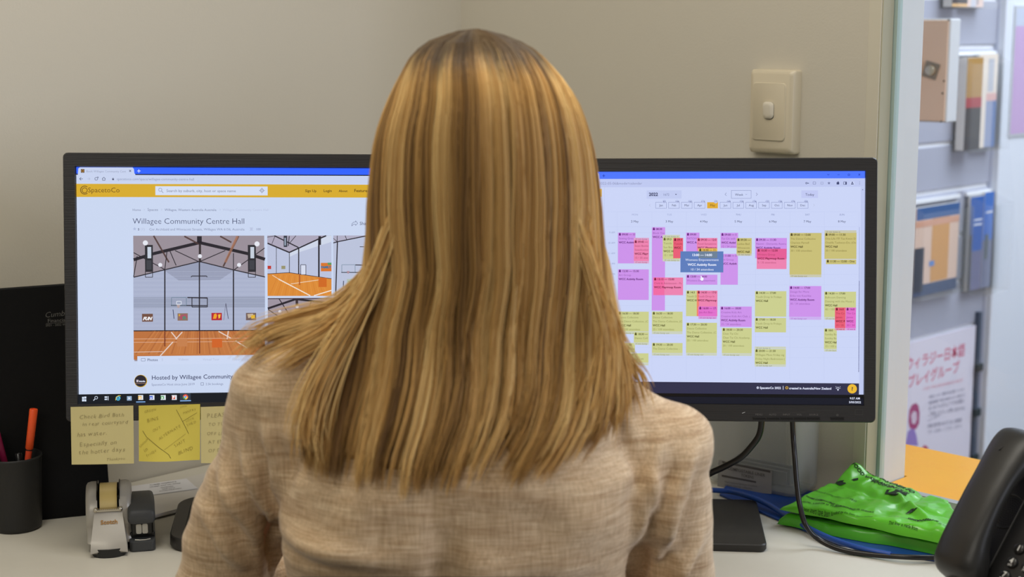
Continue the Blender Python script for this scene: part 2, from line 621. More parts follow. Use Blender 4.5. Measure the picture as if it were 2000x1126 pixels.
# drawing of a kneeling figure: hair, face, dress
C.poly([(1774, 822), (1776, 800), (1781, 790), (1789, 786), (1794, 792), (1796, 806), (1795, 826), (1790, 836), (1783, 840), (1776, 834)], (168, 74, 122))
C.poly([(1779, 810), (1784, 802), (1790, 804), (1791, 818), (1787, 828), (1781, 826)], (214, 196, 214))
C.poly([(1773, 842), (1780, 836), (1786, 838), (1790, 850), (1793, 870), (1768, 868)], (150, 128, 196))
C.poly([(1800, 874), (1806, 868), (1812, 872), (1814, 882), (1801, 880)], (186, 84, 112))
C.flush('notice_drawing', PRINT, nt_)
m = MB(); m.box(S(nb + 0.004, zb_, 0.0), AS * 0.012, NS * 0.012, Z * (zt - zb_ + 0.03))
build('notice_frame', m, mat('frame_slate', rgb(70, 82, 100), rough=0.3), nt_, bevel=0.001)
for yy in (715, 801, 888):
    q = sw(1900, yy, 0.0)
    m = MB(); m.box(S(nb - 0.002, q[2] - 0.010, 0.008), AS * 0.024, NS * 0.010, Z * 0.018)
    build('clip', m, mat('clip_dark', rgb(30, 44, 48), rough=0.3), nt_, bevel=0.002)


def pocket(name, label, corners, depth, cards, lip=0.0):
    """clear brochure holder hung on the slat wall: back, two sides, base, front lip; the cards stand inside"""
    (x0, y0), (x1, y1) = corners
    A = sw(x0, y1, 0.008); B = sw(x1, y0, 0.008)
    aa, ab_ = A @ AS, B @ AS; z0, z1 = A[2], B[2]
    t = thing(name, label, 'brochure holder', S(aa, z0, 0.0))
    m = MB(); m.box(S(aa, z0, 0.002), AS * (ab_ - aa), NS * 0.003, Z * (z1 - z0))
    build('back_plate', m, ACR, t)
    m = MB(); m.box(S(aa, z0, 0.005), AS * (ab_ - aa), NS * depth, Z * 0.003)
    build('base_plate', m, ACR, t)
    for q in (aa, ab_ - 0.003):
        m = MB(); m.prism([S(q, z0, 0.005), S(q, z0, 0.005 + depth), S(q, z0 + (z1 - z0) * 0.9, 0.005 + depth), S(q, z1, 0.005)], AS * 0.003)
        build('side_plate', m, ACR, t)
    m = MB(); m.box(S(aa, z0, 0.005 + depth), AS * (ab_ - aa), NS * 0.003, Z * (z1 - z0) * 0.9)
    build('front_plate', m, ACR, t)
    m = MB(); m.box(S(aa, z1 - 0.004, -0.004), AS * (ab_ - aa), NS * 0.012, Z * 0.008)
    build('hook', m, ALU, t)
    return aa, ab_, z0, z1


def leaflet(label, aa, bb, z0, z1, o, bands, grp=None, th=0.006):
    t = thing('brochure', label, 'brochure', S(aa, z0, o), grp)
    m = MB(); m.box(S(aa, z0 + 0.004, o), AS * (bb - aa), NS * th, Z * (z1 - z0))
    build('pages', m, mat('paper_white', rgb(232, 230, 226), rough=0.6), t)
    m = MB(); k = o + th + 0.0004
    h = z1 - z0
    for (u0, v0, u1, v1, c) in bands:
        m.quad(S(aa + (bb - aa) * u0, z0 + 0.004 + h * v0, k), S(aa + (bb - aa) * u1, z0 + 0.004 + h * v0, k), S(aa + (bb - aa) * u1, z0 + 0.004 + h * v1, k), S(aa + (bb - aa) * u0, z0 + 0.004 + h * v1, k), rgb(*c))
        k += 0.0001
    build('cover_print', m, PRINT, t)


# lower pair of pockets with the orange and the blue brochure
aa, bb, z0, z1 = pocket('brochure_holder', 'clear brochure pocket holding the orange brochure above the japanese notice', ((1770, 382), (1876, 585)), 0.035, None)
leaflet('brochure with an orange cover and navy head and foot', aa + 0.006, bb - 0.02, z0, z1 - 0.015, 0.012,
        [(0, 0, 1, 1, (226, 196, 176)), (0, 0.0, 1, 0.13, (52, 72, 108)), (0.02, 0.86, 1, 1, (60, 96, 150)), (0.38, 0.14, 0.78, 0.86, (214, 156, 84)), (0, 0.78, 1, 0.85, (216, 160, 130)), (0, 0.05, 0.22, 0.55, (34, 44, 62)), (0.34, 0.32, 0.46, 0.38, (96, 140, 206))])
aa, bb, z0, z1 = pocket('brochure_holder', 'clear brochure pocket holding the blue brochures beside the white partition', ((1880, 372), (1938, 572)), 0.055, None)
leaflet('blue brochure with a dark spine behind the orange one', aa + 0.002, aa + (bb - aa) * 0.55, z0, z1 - 0.01, 0.010,
        [(0, 0, 1, 1, (52, 98, 176)), (0, 0, 1, 0.42, (116, 118, 150)), (0, 0, 0.22, 0.6, (26, 32, 44)), (0.3, 0.74, 0.9, 0.76, (220, 226, 240)), (0.3, 0.69, 0.9, 0.71, (220, 226, 240))])
leaflet('blue and grey photo brochure at the right of the lower pockets', aa + (bb - aa) * 0.57, bb - 0.006, z0, z1 - 0.004, 0.010,
        [(0, 0, 1, 1, (70, 116, 196)), (0, 0, 1, 0.5, (118, 124, 150)), (0.2, 0.3, 0.6, 0.56, (88, 100, 106)), (0.2, 0.78, 0.9, 0.8, (226, 230, 240))])
# upper pocket: ochre, red and black boxes
aa, bb, z0, z1 = pocket('brochure_holder', 'clear brochure pocket holding the black and red pack beside the pink cabinet', ((1861, 103), (1947, 297)), 0.040, None)
leaflet('ochre, red and black banded brochure pack in the upper pocket', aa + 0.004, aa + (bb - aa) * 0.42, z0, z1 - 0.012, 0.010,
        [(0, 0, 1, 1, (54, 48, 46)), (0, 0.54, 1, 1, (176, 136, 72)), (0, 0.46, 1, 0.57, (168, 54, 60))], th=0.02)
leaflet('cream and blue striped brochure in the upper pocket', aa + (bb - aa) * 0.47, bb - 0.008, z0, z1 - 0.006, 0.010,
        [(0, 0, 1, 1, (232, 220, 206)), (0.45, 0, 1, 0.5, (150, 160, 190)), (0.45, 0.5, 1, 0.58, (222, 176, 170)), (0.82, 0, 1, 0.5, (92, 120, 172)), (0.5, 0.6, 0.8, 0.95, (190, 192, 200))])
aa, bb, z0, z1 = pocket('brochure_holder', 'clear brochure pocket cut by the top edge of the picture', ((1838, -150), (1925, 17)), 0.040, None)
leaflet('dark brown brochure pack in the topmost pocket', aa + 0.004, aa + (bb - aa) * 0.40, z0, z1 - 0.012, 0.010, [(0, 0, 1, 1, (64, 54, 54)), (0, 0, 1, 0.04, (226, 180, 120))], th=0.02)
leaflet('pale peach brochure in the topmost pocket', aa + (bb - aa) * 0.46, bb - 0.008, z0, z1 - 0.006, 0.010, [(0, 0, 1, 1, (232, 206, 194)), (0.35, 0, 0.62, 1, (206, 206, 214)), (0.66, 0.03, 0.72, 1, (110, 116, 140))])

# metal cabinet with the lock, hung in front of the slats
cab = thing('key_cabinet', 'pinkish beige metal cabinet with a square lock and yellow sticker', 'cabinet', sw(1790, 240, 0.03))
# its door faces the service window
cn = nrm((-0.6, -0.8, 0)); cr = nrm((0.8, -0.6, 0))
CO = sw(1858, 140, 0.19)
CC = Canvas(CO, cr, Z, cn)
tr = CC.loc(1858, 36); br = CC.loc(1849, 240); wd = 0.19
hgt = tr[1] - br[1]; xr = (tr[0] + br[0]) / 2
BEI = mat('cabinet_paint', rgb(228, 198, 174), rough=0.45)
m = MB(); m.box(CO + cr * (xr - wd) + Z * br[1] - cn * 0.05, cr * wd, cn * 0.05, Z * hgt)
build('body', m, mat('cabinet_side', rgb(206, 208, 210), rough=0.4), cab, bevel=0.003)
m = MB(); m.box(CO + cr * (xr - wd) + Z * (br[1] + 0.003) + cn * 0.0005, cr * (wd - 0.003), cn * 0.004, Z * (hgt - 0.006))
d_ = build('door', m, BEI, cab, bevel=0.002)
hx = CC.loc(1801, 66)[0]
m = MB(); m.box(CO + cr * (hx - 0.07) + Z * (CC.loc(1800, 192)[1]) + cn * 0.0045, cr * 0.07, cn * 0.006, Z * (CC.loc(1800, 66)[1] - CC.loc(1800, 192)[1]))
build('handle_plate', m, mat('cabinet_plate', rgb(232, 204, 188), rough=0.4), cab, bevel=0.003)
LK = mat('lock_metal', rgb(150, 138, 124), rough=0.35, metal=0.7)
lc = CC.loc(1821, 137); ca, sa = math.cos(-0.28), math.sin(-0.28)
lx = cr * ca + Z * sa; ly = -cr * sa + Z * ca
LC = CO + cr * lc[0] + Z * lc[1] + cn * 0.0045
m = MB(); m.box(LC - lx * 0.014 - ly * 0.015, lx * 0.028, ly * 0.030, cn * 0.003)
lk = build('lock', m, LK, cab, bevel=0.0005)
m = MB(); m.lathe(LC + cn * 0.003, [(0.0105, 0), (0.0105, 0.004), (0.009, 0.007), (0.004, 0.0075)], cn)
build('lock_barrel', m, mat('lock_bright', rgb(200, 190, 170), rough=0.2, metal=0.9), lk, smooth=True)
m = MB(); y0 = CC.loc(1798, 138)
m.box(CO + cr * (y0[0] - 0.012) + Z * y0[1] + cn * 0.0106, cr * 0.014, cn * 0.0004, Z * 0.022)
build('sticker', m, mat('sticker_yellow', rgb(236, 208, 60), rough=0.5), cab)
for (qx, qy) in ((1855, 39), (1846, 158), (1843, 182), (1840, 237)):
    q = CC.loc(qx, qy)
    m = MB(); m.lathe(CO + cr * (q[0]) + Z * q[1] + cn * 0.0046, [(0.0018, 0), (0.0018, 0.001), (0.0008, 0.0015)], cn, seg=10)
    build('rivet', m, mat('rivet_dark', rgb(96, 80, 70), rough=0.5), cab)

# ------------------------------------------------------------------ corner desk
DT = mat('desk_laminate', rgb(200, 196, 184), rough=0.42, spec=0.4, bump=0.08, bscale=700, var=0.02, vscale=60)
poly = [W1(0, 0, -0.004), CRN + D2 * 2.2 - OUTL * 0.004, None, None, None, None, W1(2.0, 0, -0.004)]
cA = np.array([-0.25, 1.66, 0]); cB = np.array([0.15, 1.66, 0])
poly = [CRN - OUTR * 0.004 - OUTL * 0.004]
e1 = CRN + D2 * 2.2 - OUTL * 0.004; l1 = cA + D2 * 1.2
w1 = abs((cA - CRN) @ OUTL); w2 = abs((cB - CRN) @ OUTR)
poly += [e1, e1 - OUTL * (w1 - 0.004), cA, cB, W1(2.0) - OUTR * w2, W1(2.0, 0, -0.004)]
desk = thing('corner_desk', 'pale grey laminate corner desk under the two monitors', 'desk', (-0.05, 2.0, 0))
m = MB(); m.prism([p + Z * (DESK_Z - 0.025) for p in poly], Z * 0.025)
build('desk_top', m, DT, desk, bevel=0.0015)
LEGM = mat('desk_leg_metal', rgb(150, 150, 150), rough=0.4, metal=0.6)
for p in (CRN - OUTR * 0.12 - OUTL * 0.12, e1 - OUTL * 0.1 - D2 * 0.1, poly[2] + OUTL * 0.06 - D2 * 0.1, poly[5] + OUTR * 0.06 - D1 * 0.1, W1(1.9, 0, -0.1)):
    m = MB(); m.box(p - np.array([0.02, 0.02, 0]), (0.04, 0, 0), (0, 0.04, 0), Z * (DESK_Z - 0.025))
    build('leg', m, LEGM, desk, bevel=0.002)

# ------------------------------------------------------------------ light switch
sa_, sb_ = W1(0.0, 0, 0), None
SC = Canvas(CRN, D1, Z, -OUTR)
tl = SC.loc(1479, 138); br_ = SC.loc(1560, 296)
ctr = (SC.loc(1475, 215) + SC.loc(1566, 219)) / 2
sw_ = thing('light_switch', 'cream single rocker light switch on the right wall', 'light switch', CRN + D1 * ctr[0] + Z * ctr[1])
SWM = mat('switch_plastic', rgb(206, 195, 170), rough=0.35)
sh = (SC.loc(1520, 136)[1] - SC.loc(1520, 296)[1]); swd = 0.0735
print('switch height', sh, 'width px-derived', SC.loc(1566, 215)[0] - SC.loc(1475, 215)[0])


def swp(u, v, o): return CRN + D1 * (ctr[0] + u) + Z * (ctr[1] + v) - OUTR * o


m = MB()
rings = []
for (ww, hh, r, o) in ((swd + 0.002, sh + 0.002, 0.004, 0.0), (swd + 0.002, sh + 0.002, 0.004, 0.012), (swd - 0.002, sh - 0.002, 0.005, 0.0165), (swd - 0.010, sh - 0.010, 0.004, 0.019)):
    rings.append([swp(x, y, o) for x, y in rrect(0, 0, ww, hh, r)])
m.loft(rings)
pl = build('mounting_plate', m, SWM, sw_, smooth=True, angle=30)
m = MB()
rings = [[swp(x - 0.002, y, o) for x, y in rrect(0, 0, 0.056 + dx, sh * 0.70 + dx, 0.006)] for dx, o in ((0.0, 0.0185), (0.0, 0.0200), (-0.0015, 0.0206))]
m.loft(rings)
build('cover_plate', m, SWM, sw_, smooth=True, angle=30)
m = MB()
rings = [[swp(x - 0.001, y + 0.002, o + y * 0.12) for x, y in rrect(0, 0, 0.0165 + dx, 0.0235 + dx, 0.006 if dx > -0.003 else (0.0165 + dx) * 0.42)] for dx, o in ((0.0, 0.0195), (0.0, 0.0235), (-0.004, 0.0250), (-0.009, 0.0254))]
m.loft(rings)
build('rocker', m, mat('rocker_plastic', rgb(222, 214, 196), rough=0.3), sw_, smooth=True, angle=50)
m = MB(); m.loft([[swp(x - 0.001, y + 0.0015, o) for x, y in rrect(0, 0, 0.0174, 0.0246, 0.0063)] for o in (0.0195, 0.02075)])
build('rocker_gap', m, mat('gap_dark', rgb(96, 88, 74), rough=0.7), sw_)
# ------------------------------------------------------------------ monitors
BEZ = mat('bezel_brushed', rgb(44, 43, 43), rough=0.38, spec=0.4, bump=0.35, bscale=60, stretch=(0.15, 0.15, 14), var=0.25, vscale=60)
BEZD = mat('monitor_back_plastic', rgb(34, 34, 35), rough=0.5)
SCR = attr_mat('lit_display', emit=1.0, rough=0.35, spec=0.25)
BTN = mat('button_black', rgb(16, 15, 15), rough=0.3)
DIM = attr_mat('dim_print', rough=0.5)


def pose(p):
    x, y, z, yaw, tilt, roll = p
    cy, sy = math.cos(yaw), math.sin(yaw)
    R = np.array([cy, sy, 0]); N = np.array([sy, -cy, 0]); U = np.array([0, 0, 1.0])
    ct, st = math.cos(tilt), math.sin(tilt)
    N, U = N * ct + U * st, U * ct - N * st
    cr_, sr = math.cos(roll), math.sin(roll)
    return np.array([x, y, z]), R * cr_ - U * sr, U * cr_ + R * sr, N


SWD, SHT = 0.464, 0.290


def monitor(TL, R, U, N, label, bl, bt, bb, base_c, base_yaw, tray):
    """TL = top left corner of the lit area; bl bt bb = side, top and bottom border"""
    O = TL - U * SHT
    pt = lambda u, v, o=0.0: O + R * u + U * v + N * o
    t = thing('monitor', label, 'monitor', (base_c[0], base_c[1], DESK_Z))
    # bezel ring
    outer = [(x, y) for x, y in rrect(SWD / 2, (SHT + bt - bb) / 2, SWD + 2 * bl, SHT + bt + bb, 0.006, 4)]
    inner = rrect(SWD / 2, SHT / 2, SWD, SHT, 0.0002, 4)
    m = MB(); m.loft([[pt(u, v, -0.022) for u, v in outer], [pt(u, v, 0.0025) for u, v in outer],
                      [pt(SWD / 2 + (u - SWD / 2) * 0.9965, SHT / 2 + (v - SHT / 2) * 0.994, 0.0042) for u, v in outer],
                      [pt(SWD / 2 + (u - SWD / 2) * 1.003, SHT / 2 + (v - SHT / 2) * 1.005, 0.0042) for u, v in inner],
                      [pt(u, v, 0.0) for u, v in inner], [pt(u, v, -0.004) for u, v in inner]], cap=False)
    bz = build('bezel', m, BEZ, t, smooth=True, angle=30)
    # back shell
    m = MB()
    rings = []
    for k, (s_, o) in enumerate(((1.0, -0.0215), (0.99, -0.026), (0.9, -0.038), (0.62, -0.050), (0.6, -0.052))):
        rings.append([pt(SWD / 2 + (u - SWD / 2) * s_, SHT / 2 + (v - SHT / 2) * s_, o) for u, v in outer])
    m.loft(rings)
    build('back_shell', m, BEZD, t, smooth=True, angle=50)
    # stand
    hub = pt(SWD / 2, SHT * 0.42, -0.052)
    bc = np.array([base_c[0], base_c[1], DESK_Z])
    col0 = np.array([hub[0], hub[1] + 0.03, DESK_Z + 0.008])
    ax = np.array([math.cos(base_yaw), math.sin(base_yaw), 0]); ay = np.array([-math.sin(base_yaw), math.cos(base_yaw), 0])
    m = MB(); m.box(col0 - ax * 0.035 - ay * 0.012, ax * 0.07, ay * 0.024, Z * (hub[2] + 0.03 - DESK_Z))
    build('stand_column', m, BEZD, t, bevel=0.004)
    m = MB(); m.box(hub - ax * 0.03 - Z * 0.03, ax * 0.06, ay * 0.022, Z * 0.06)
    build('tilt_hinge', m, BEZD, t, bevel=0.003)
    w, d, h, r = tray[:4]
    m = MB()
    o2 = rrect(0, 0, w, d, r, 8)
    B = lambda x, y, z: bc + ax * x + ay * y + Z * z
    if tray[4]:
        rg = [[B(x * 0.985, y * 0.985, 0.0) for x, y in o2], [B(x, y, 0.004) for x, y in o2], [B(x * 0.995, y * 0.995, h) for x, y in o2],
              [B(x * 0.985, y * 0.985, h + 0.001) for x, y in o2], [B(x * 0.86, y * 0.86, h + 0.0005) for x, y in o2], [B(x * 0.84, y * 0.84, h - 0.006) for x, y in o2]]
    else:
        rg = [[B(x * 0.985, y * 0.985, 0.0) for x, y in o2], [B(x, y, 0.003) for x, y in o2], [B(x, y, h - 0.0015) for x, y in o2],
              [B(x * 0.988, y * 0.988, h) for x, y in o2]]
    m.loft(rg)
    build('stand_base', m, mat('stand_plastic', rgb(40, 38, 36), rough=0.42), t, smooth=True, angle=35)
    return t, O, bz, pt


pL = (-0.5322, 1.9098, 1.2208, 0.1267, 0.1231, 0.0158)
TLl, Rl, Ul, Nl = pose(pL)
pR = (0.4368, 1.9358, 1.2131, -0.0830, 0.1340, -0.0105)
TRr, Rr, Ur, Nr = pose(pR)
TLr = TRr - Rr * SWD
cl = on_z(341, 1070); cr_ = on_z(1507, 1070)
monL, OL, bzL, ptL = monitor(TLl, Rl, Ul, Nl, 'left monitor showing the community centre hall page with sticky notes below', 0.0148, 0.0172, 0.0215,
                             (-0.318, 1.985), 0.1267, (0.250, 0.190, 0.016, 0.035, True))
monR, OR_, bzR, ptR = monitor(TLr, Rr, Ur, Nr, 'right monitor showing a weekly booking calendar', 0.0148, 0.0168, 0.0215,
                              (0.205, 1.985), -0.083, (0.245, 0.190, 0.0105, 0.010, False))

# --- display of the left monitor
dl = thing('x', 'x', 'x', (0, 0, 0)); bpy.data.objects.remove(dl)


def display(parent, pt, R, U, N):
    m = MB(); m.quad(pt(0, 0, 0), pt(SWD, 0, 0), pt(SWD, SHT, 0), pt(0, SHT, 0))
    m.quad(pt(0, 0, -0.0005), pt(0, SHT, -0.0005), pt(SWD, SHT, -0.0005), pt(SWD, 0, -0.0005))
    d = build('display', m, mat('display_black', rgb(8, 9, 14), rough=0.3), parent)
    return d


dL = display(monL, ptL, Rl, Ul, Nl)
dR = display(monR, ptR, Rr, Ur, Nr)
C = Canvas(OL, Rl, Ul, Nl)
XR = 887.6
PG = (201, 214, 240); TOOL = (199, 210, 238); BLUE = (46, 98, 255); OCH = (214, 170, 40)
NAVY = (46, 52, 92); GR = (120, 128, 156); LG = (176, 186, 212)
C.rect(149, 341, XR, 786, PG)
C.rect(149, 326, XR, 342, BLUE)
C.poly([(152, 341.5), (153, 329), (156, 326.5), (259, 326.8), (261.6, 330), (262.5, 338), (265, 341.5)], TOOL)
C.rect(149, 341, XR, 358.6, TOOL)
C.rect(158, 330, 165, 337, (66, 52, 40)); C.circ(161.5, 333.5, 2.6, (200, 140, 50), ring=0.6)
C.text('Book Willagee Community Cent', 168.5, 336.2, 246, (150, 158, 186))
C.lines([(252.4, 331.6), (256, 335.4)], 0.9, (50, 54, 80)); C.lines([(256, 331.6), (252.4, 335.4)], 0.9, (50, 54, 80))
C.line(268, 333.7, 274.6, 333.7, 1.2, (220, 230, 255)); C.line(271.3, 330.5, 271.3, 337, 1.2, (220, 230, 255))
k = (70, 78, 110)
C.lines([(162, 349), (155.5, 349)], 0.9, k); C.lines([(158.5, 346), (155.5, 349), (158.5, 352)], 0.9, k)
C.lines([(170.5, 349), (176, 349)], 0.8, LG); C.lines([(173.5, 346.5), (176, 349), (173.5, 351.5)], 0.8, LG)
C.circ(188, 349, 3.2, k, ring=0.74); C.poly([(189.5, 345), (192.2, 345), (192.2, 348)], k)
C.lines([(199.6, 349), (202.8, 345.8), (206, 349)], 0.9, k); C.lines([(200.4, 348.5), (200.4, 352), (205.2, 352), (205.2, 348.5)], 0.9, k)
C.rect(219.2, 348.6, 222.6, 351.4, (50, 56, 90)); C.circ(220.9, 348.2, 1.3, (50, 56, 90), ring=0.6)
C.text('spacetoco.com/space/willagee-community-centre-hall', 228, 351.6, 379, (140, 150, 180))
C.rect(149, 358.6, XR, 386, OCH)
C.circ(165.5, 371, 8.8, (96, 66, 18), ring=0.84)
C.poly([(169.0, 365.5), (176, 363.2), (176, 378.6), (169.0, 376.5)], OCH)
C.circ(165.5, 371.4, 5.6, (96, 66, 18), ring=0.78)
C.text('SpacetoCo', 171.6, 375.4, 233.6, (96, 66, 18), weight=-0.004)
C.rect(303.4, 363.3, 522.8, 381.4, (212, 222, 244))
C.circ(313, 370.3, 3.6, (110, 116, 140), ring=0.8); C.line(315.6, 373, 319, 376.4, 0.8, (110, 116, 140))
C.text('Search by suburb, city, host or space name', 325, 374.8, 460.5, (122, 128, 150))
C.circ(511.6, 371.8, 3.6, (110, 116, 140), ring=0.78); C.circ(511.6, 371.8, 1.8, (130, 136, 160), ring=0.6)
for q in ((511.6, 366.4, 511.6, 368.4), (511.6, 375.2, 511.6, 377.2), (506.2, 371.8, 508.2, 371.8), (515, 371.8, 517, 371.8)): C.line(*q, 0.8, (110, 116, 140))
for s_, a_, b_ in (('Sign Up', 596, 618), ('Login', 631.8, 647.8), ('About', 661.6, 678.6), ('Features & Pricing', 691.6, 753), ('List your Space', 768, 818)):
    C.text(s_, a_, 374.8, b_, (74, 52, 14), weight=0.012)
for s_, a_, b_, c_ in (('Home', 258.8, 275, (130, 138, 166)), ('Spaces', 288, 308.6, (130, 138, 166)), ('Willagee, Western Australia Australia', 321.4, 422.6, (120, 128, 158)), ('Willagee Community Centre Hall', 435, 524, (184, 194, 222))):
    C.text(s_, a_, 411.6, b_, c_)
for x in (281, 315, 429): C.lines([(x, 407.6), (x + 1.6, 409.2), (x, 410.8)], 0.5, LG)
C.text('Willagee Community Centre Hall', 259, 436.8, 477, NAVY, weight=-0.01)
C.poly([(263 + (3.8 if i % 2 == 0 else 1.7) * math.sin(i * math.pi / 5), 446.6 - (3.8 if i % 2 == 0 else 1.7) * math.cos(i * math.pi / 5)) for i in range(10)], (176, 188, 220))
C.text('5', 269.4, 449.6, 272.2, (90, 98, 130), weight=0.03); C.text('(1)', 274.6, 449.6, 282.6, LG)
C.text('Cnr Archibald and Winnacott Streets, Willagee WA 6156, Australia', 291.4, 449.8, 477.6, (132, 140, 170))
C.poly([(487.5, 444), (494.5, 444), (493, 448), (495, 450), (487, 450), (489, 448)], (186, 196, 224)); C.text('100', 499.4, 449.6, 509.2, (132, 140, 170))
C.lines([(687, 441), (687.4, 436.6), (691, 433.4), (694.4, 433.2), (694.4, 430.8), (698.6, 435.8), (694.4, 440), (694.4, 437.6), (690.5, 437.6), (687, 441)], 0.8, (110, 118, 150))
C.text('Share', 702.4, 439, 722.4, (110, 118, 146), weight=0.012)
C.text('Save', 742, 439, 760, (110, 118, 146), weight=0.012)
C.flush('browser_page', SCR, dL)
# page photographs
CE = (152, 142, 152); WL = (170, 178, 204); BM = (34, 30, 40); FLR = (186, 112, 60)


def shot1():
    C.rect(260.2, 460, 517.6, 702, CE)
    C.poly([(260.4, 541), (322, 526), (389, 510.2), (456, 526.5), (517.6, 540), (517.6, 646), (260.8, 646)], WL)
    C.poly([(320, 527), (389, 510.2), (458, 527), (430, 546), (350, 548)], (150, 156, 180))
    C.rect(261, 580, 517.4, 600, (152, 160, 184))
    C.poly([(261, 645), (517.6, 643.5), (517.6, 692), (268, 696), (268, 702), (261.4, 702)], FLR)
    for i in range(26):                                   # brick courses and joints of the gym wall
        y = 530 + i * 4.4
        C.line(261 if y > 545 else 322 - (y - 526) * 3.0, y, 517.4 if y > 545 else 456 + (y - 526) * 3.0, y, 0.5, (160, 168, 196) if i % 2 else (180, 188, 212))
    C.poly([(261, 660), (517.6, 658), (517.6, 692), (268, 694), (261.4, 694)], (192, 118, 62))
    for i in range(40):
        x = 230 + i * 8 + (i * 37 % 5)
        xa = 389 + (x - 389) * 0.72
        if x > 262 and x < 512: C.line(max(xa, 262), 646, x, 691, 1.0 + (i * 13 % 3), ((204, 132, 76), (174, 102, 54), (196, 122, 66))[i % 3])
    # rafters behind
    for a, b in (((300, 460), (330, 512)), ((360, 461), (388, 476)), ((430, 461), (452, 473)), ((466, 461), (436, 520))): C.line(*a, *b, 3.0, (84, 62, 60))
    C.line(464, 461, 440, 512, 4.5, (166, 118, 96))
    C.lines([(261, 507), (300, 495), (390, 473.5), (484, 495), (517.6, 506)], 6.0, BM)
    C.line(389.5, 461, 389.5, 474, 9, BM); C.line(390.5, 474, 390.5, 512, 4.2, (50, 42, 46))
    C.lines([(261, 541), (322, 526.4), (389.5, 510.2), (456, 526.6), (517.6, 540.5)], 2.0, BM)
    for a, b in (((261, 493), (322, 526)), ((342, 489), (389, 511)), ((440, 489), (389, 511)), ((326, 492), (322, 526)), ((456, 494), (456, 526)), ((332, 490), (344, 518)), ((517, 484), (458, 526)), ((261, 540), (268, 500))): C.line(*a, *b, 1.6, BM)
    for x in (322, 389.5, 456): C.line(x, 512 if x == 389.5 else 527, x, 645, 2.4, BM)
    C.line(261, 645.6, 517.5, 644.6, 2.0, BM)
    for x in (283, 484):
        C.rect(x, 478, x + 16, 530, (38, 38, 46)); C.rect(x + 5, 482, x + 12.5, 504, (196, 206, 220)); C.rect(x + 3, 508, x + 13, 526, (60, 62, 70))
        C.frame(x + 1, 530, x + 15, 541, 1.2, BM)
    for x, y, r in ((390.6, 500, 4), (313, 517, 4), (467, 517, 4), (284, 474, 5), (502, 476, 5)): C.circ(x, y, r, (228, 230, 240))
    C.frame(335, 580.5, 364, 596, 1.2, (110, 130, 150)); C.frame(345, 588, 354, 594, 1.0, (230, 236, 244)); C.line(334, 596, 405, 596.6, 1.8, BM)
    C.frame(375, 581, 405, 599, 1.6, BM); C.line(366, 580.6, 405, 581.6, 2.2, BM); C.poly([(345, 595), (352, 595), (350, 601), (347, 601)], (180, 160, 160))
    C.lines([(373, 540.6), (375, 538.6), (403, 538.6), (405, 540.6)], 1.6, BM)
    C.line(437, 625, 441, 592, 0.8, (110, 110, 130)); C.line(446, 622, 441, 592, 1.2, (70, 70, 96)); C.line(338, 604, 340, 622, 1.4, (60, 66, 100))
    C.rect(277.4, 612.4, 298.8, 627.6, (112, 76, 62)); C.text('FUN', 279, 624.6, 298, (240, 240, 244), weight=0.06, shear=0.35)
    C.rect(346.8, 611.4, 367, 625.6, (140, 110, 96)); C.poly([(350, 616), (364, 613), (366, 620), (353, 624)], (170, 80, 100)); C.poly([(349, 613), (352, 613), (352, 617), (349, 617)], (210, 160, 60)); C.poly([(356, 618), (362, 616), (364, 622), (357, 624)], (96, 130, 110))
    C.rect(413, 610.6, 433.4, 624.8, (178, 34, 48)); C.poly([(416, 622), (418, 613), (422, 611.6), (424, 616), (422, 622)], (236, 160, 40)); C.poly([(426, 614), (431, 613), (430, 620), (427, 622)], (240, 190, 60))
    C.rect(480.4, 610.6, 500.4, 624.8, (112, 92, 88)); C.poly([(483, 613), (494, 612), (496, 617), (485, 621)], (196, 176, 150)); C.poly([(490, 616), (498, 614), (498, 621), (491, 622)], (226, 180, 50))
    W = (226, 206, 196)
    for q in ((334.6, 648, 346, 662), (356, 648, 343, 662), (427, 646.6, 451, 660), (446, 646, 443.6, 662), (460, 665, 483, 679), (338, 667, 312.6, 695)): C.line(*q, 2.0, W)
    for y in (661.6, 668): C.line(261.4, y, 517.5, y - 2, 0.9, (222, 176, 150))
    C.line(262, 687, 318, 686, 0.9, W)
    C.rect(414, 661, 434, 678, (206, 98, 36)); C.rect(346, 661, 366, 676, (196, 126, 76)); C.line(389.8, 646, 390, 690, 2.0, (120, 54, 30)); C.line(322, 646, 322, 676, 2.2, (120, 54, 30))
    C.flush('page_photograph', SCR, dL)


shot1()
# second photograph
C.rect(522, 459.4, 647.6, 577.6, (186, 194, 220))
C.poly([(522, 474), (522, 459.6), (640, 459.6), (624, 466), (583, 482), (565, 493)], (172, 166, 186))
C.poly([(565, 493), (624, 465), (640, 459.8), (647.4, 459.8), (647.4, 472), (585, 492), (566, 501)], (206, 214, 232))
C.poly([(522.4, 535), (565, 532), (647.4, 543.8), (647.4, 577.4), (522.6, 577.4)], (218, 138, 52))
for i in range(16): C.line(544 + i * 5.4, 535 + i * 0.5, 526 + i * 7.6, 577, 0.9, ((206, 124, 46), (226, 150, 66))[i % 2])
C.lines([(522.4, 474.6), (565, 492.6), (624, 465.6), (637, 460)], 2.6, BM); C.lines([(536, 460), (583, 483)], 2.2, BM)
C.lines([(565, 460.5), (563, 480)], 1.6, BM); C.lines([(578, 460), (566, 474)], 1.2, BM); C.lines([(522, 463), (538, 460)], 1, BM); C.line(537, 461, 531, 476, 1, BM)
C.rect(554, 460, 561, 482, (50, 54, 66)); C.rect(555.6, 464, 558.4, 479, (150, 164, 184))
for x, y0, y1, w in ((539.8, 481, 533, 1.0), (565.2, 493, 533, 1.2), (583.4, 484, 534.5, 2.2), (622.8, 466, 540, 3.0)): C.line(x, y0, x, y1, w, BM)
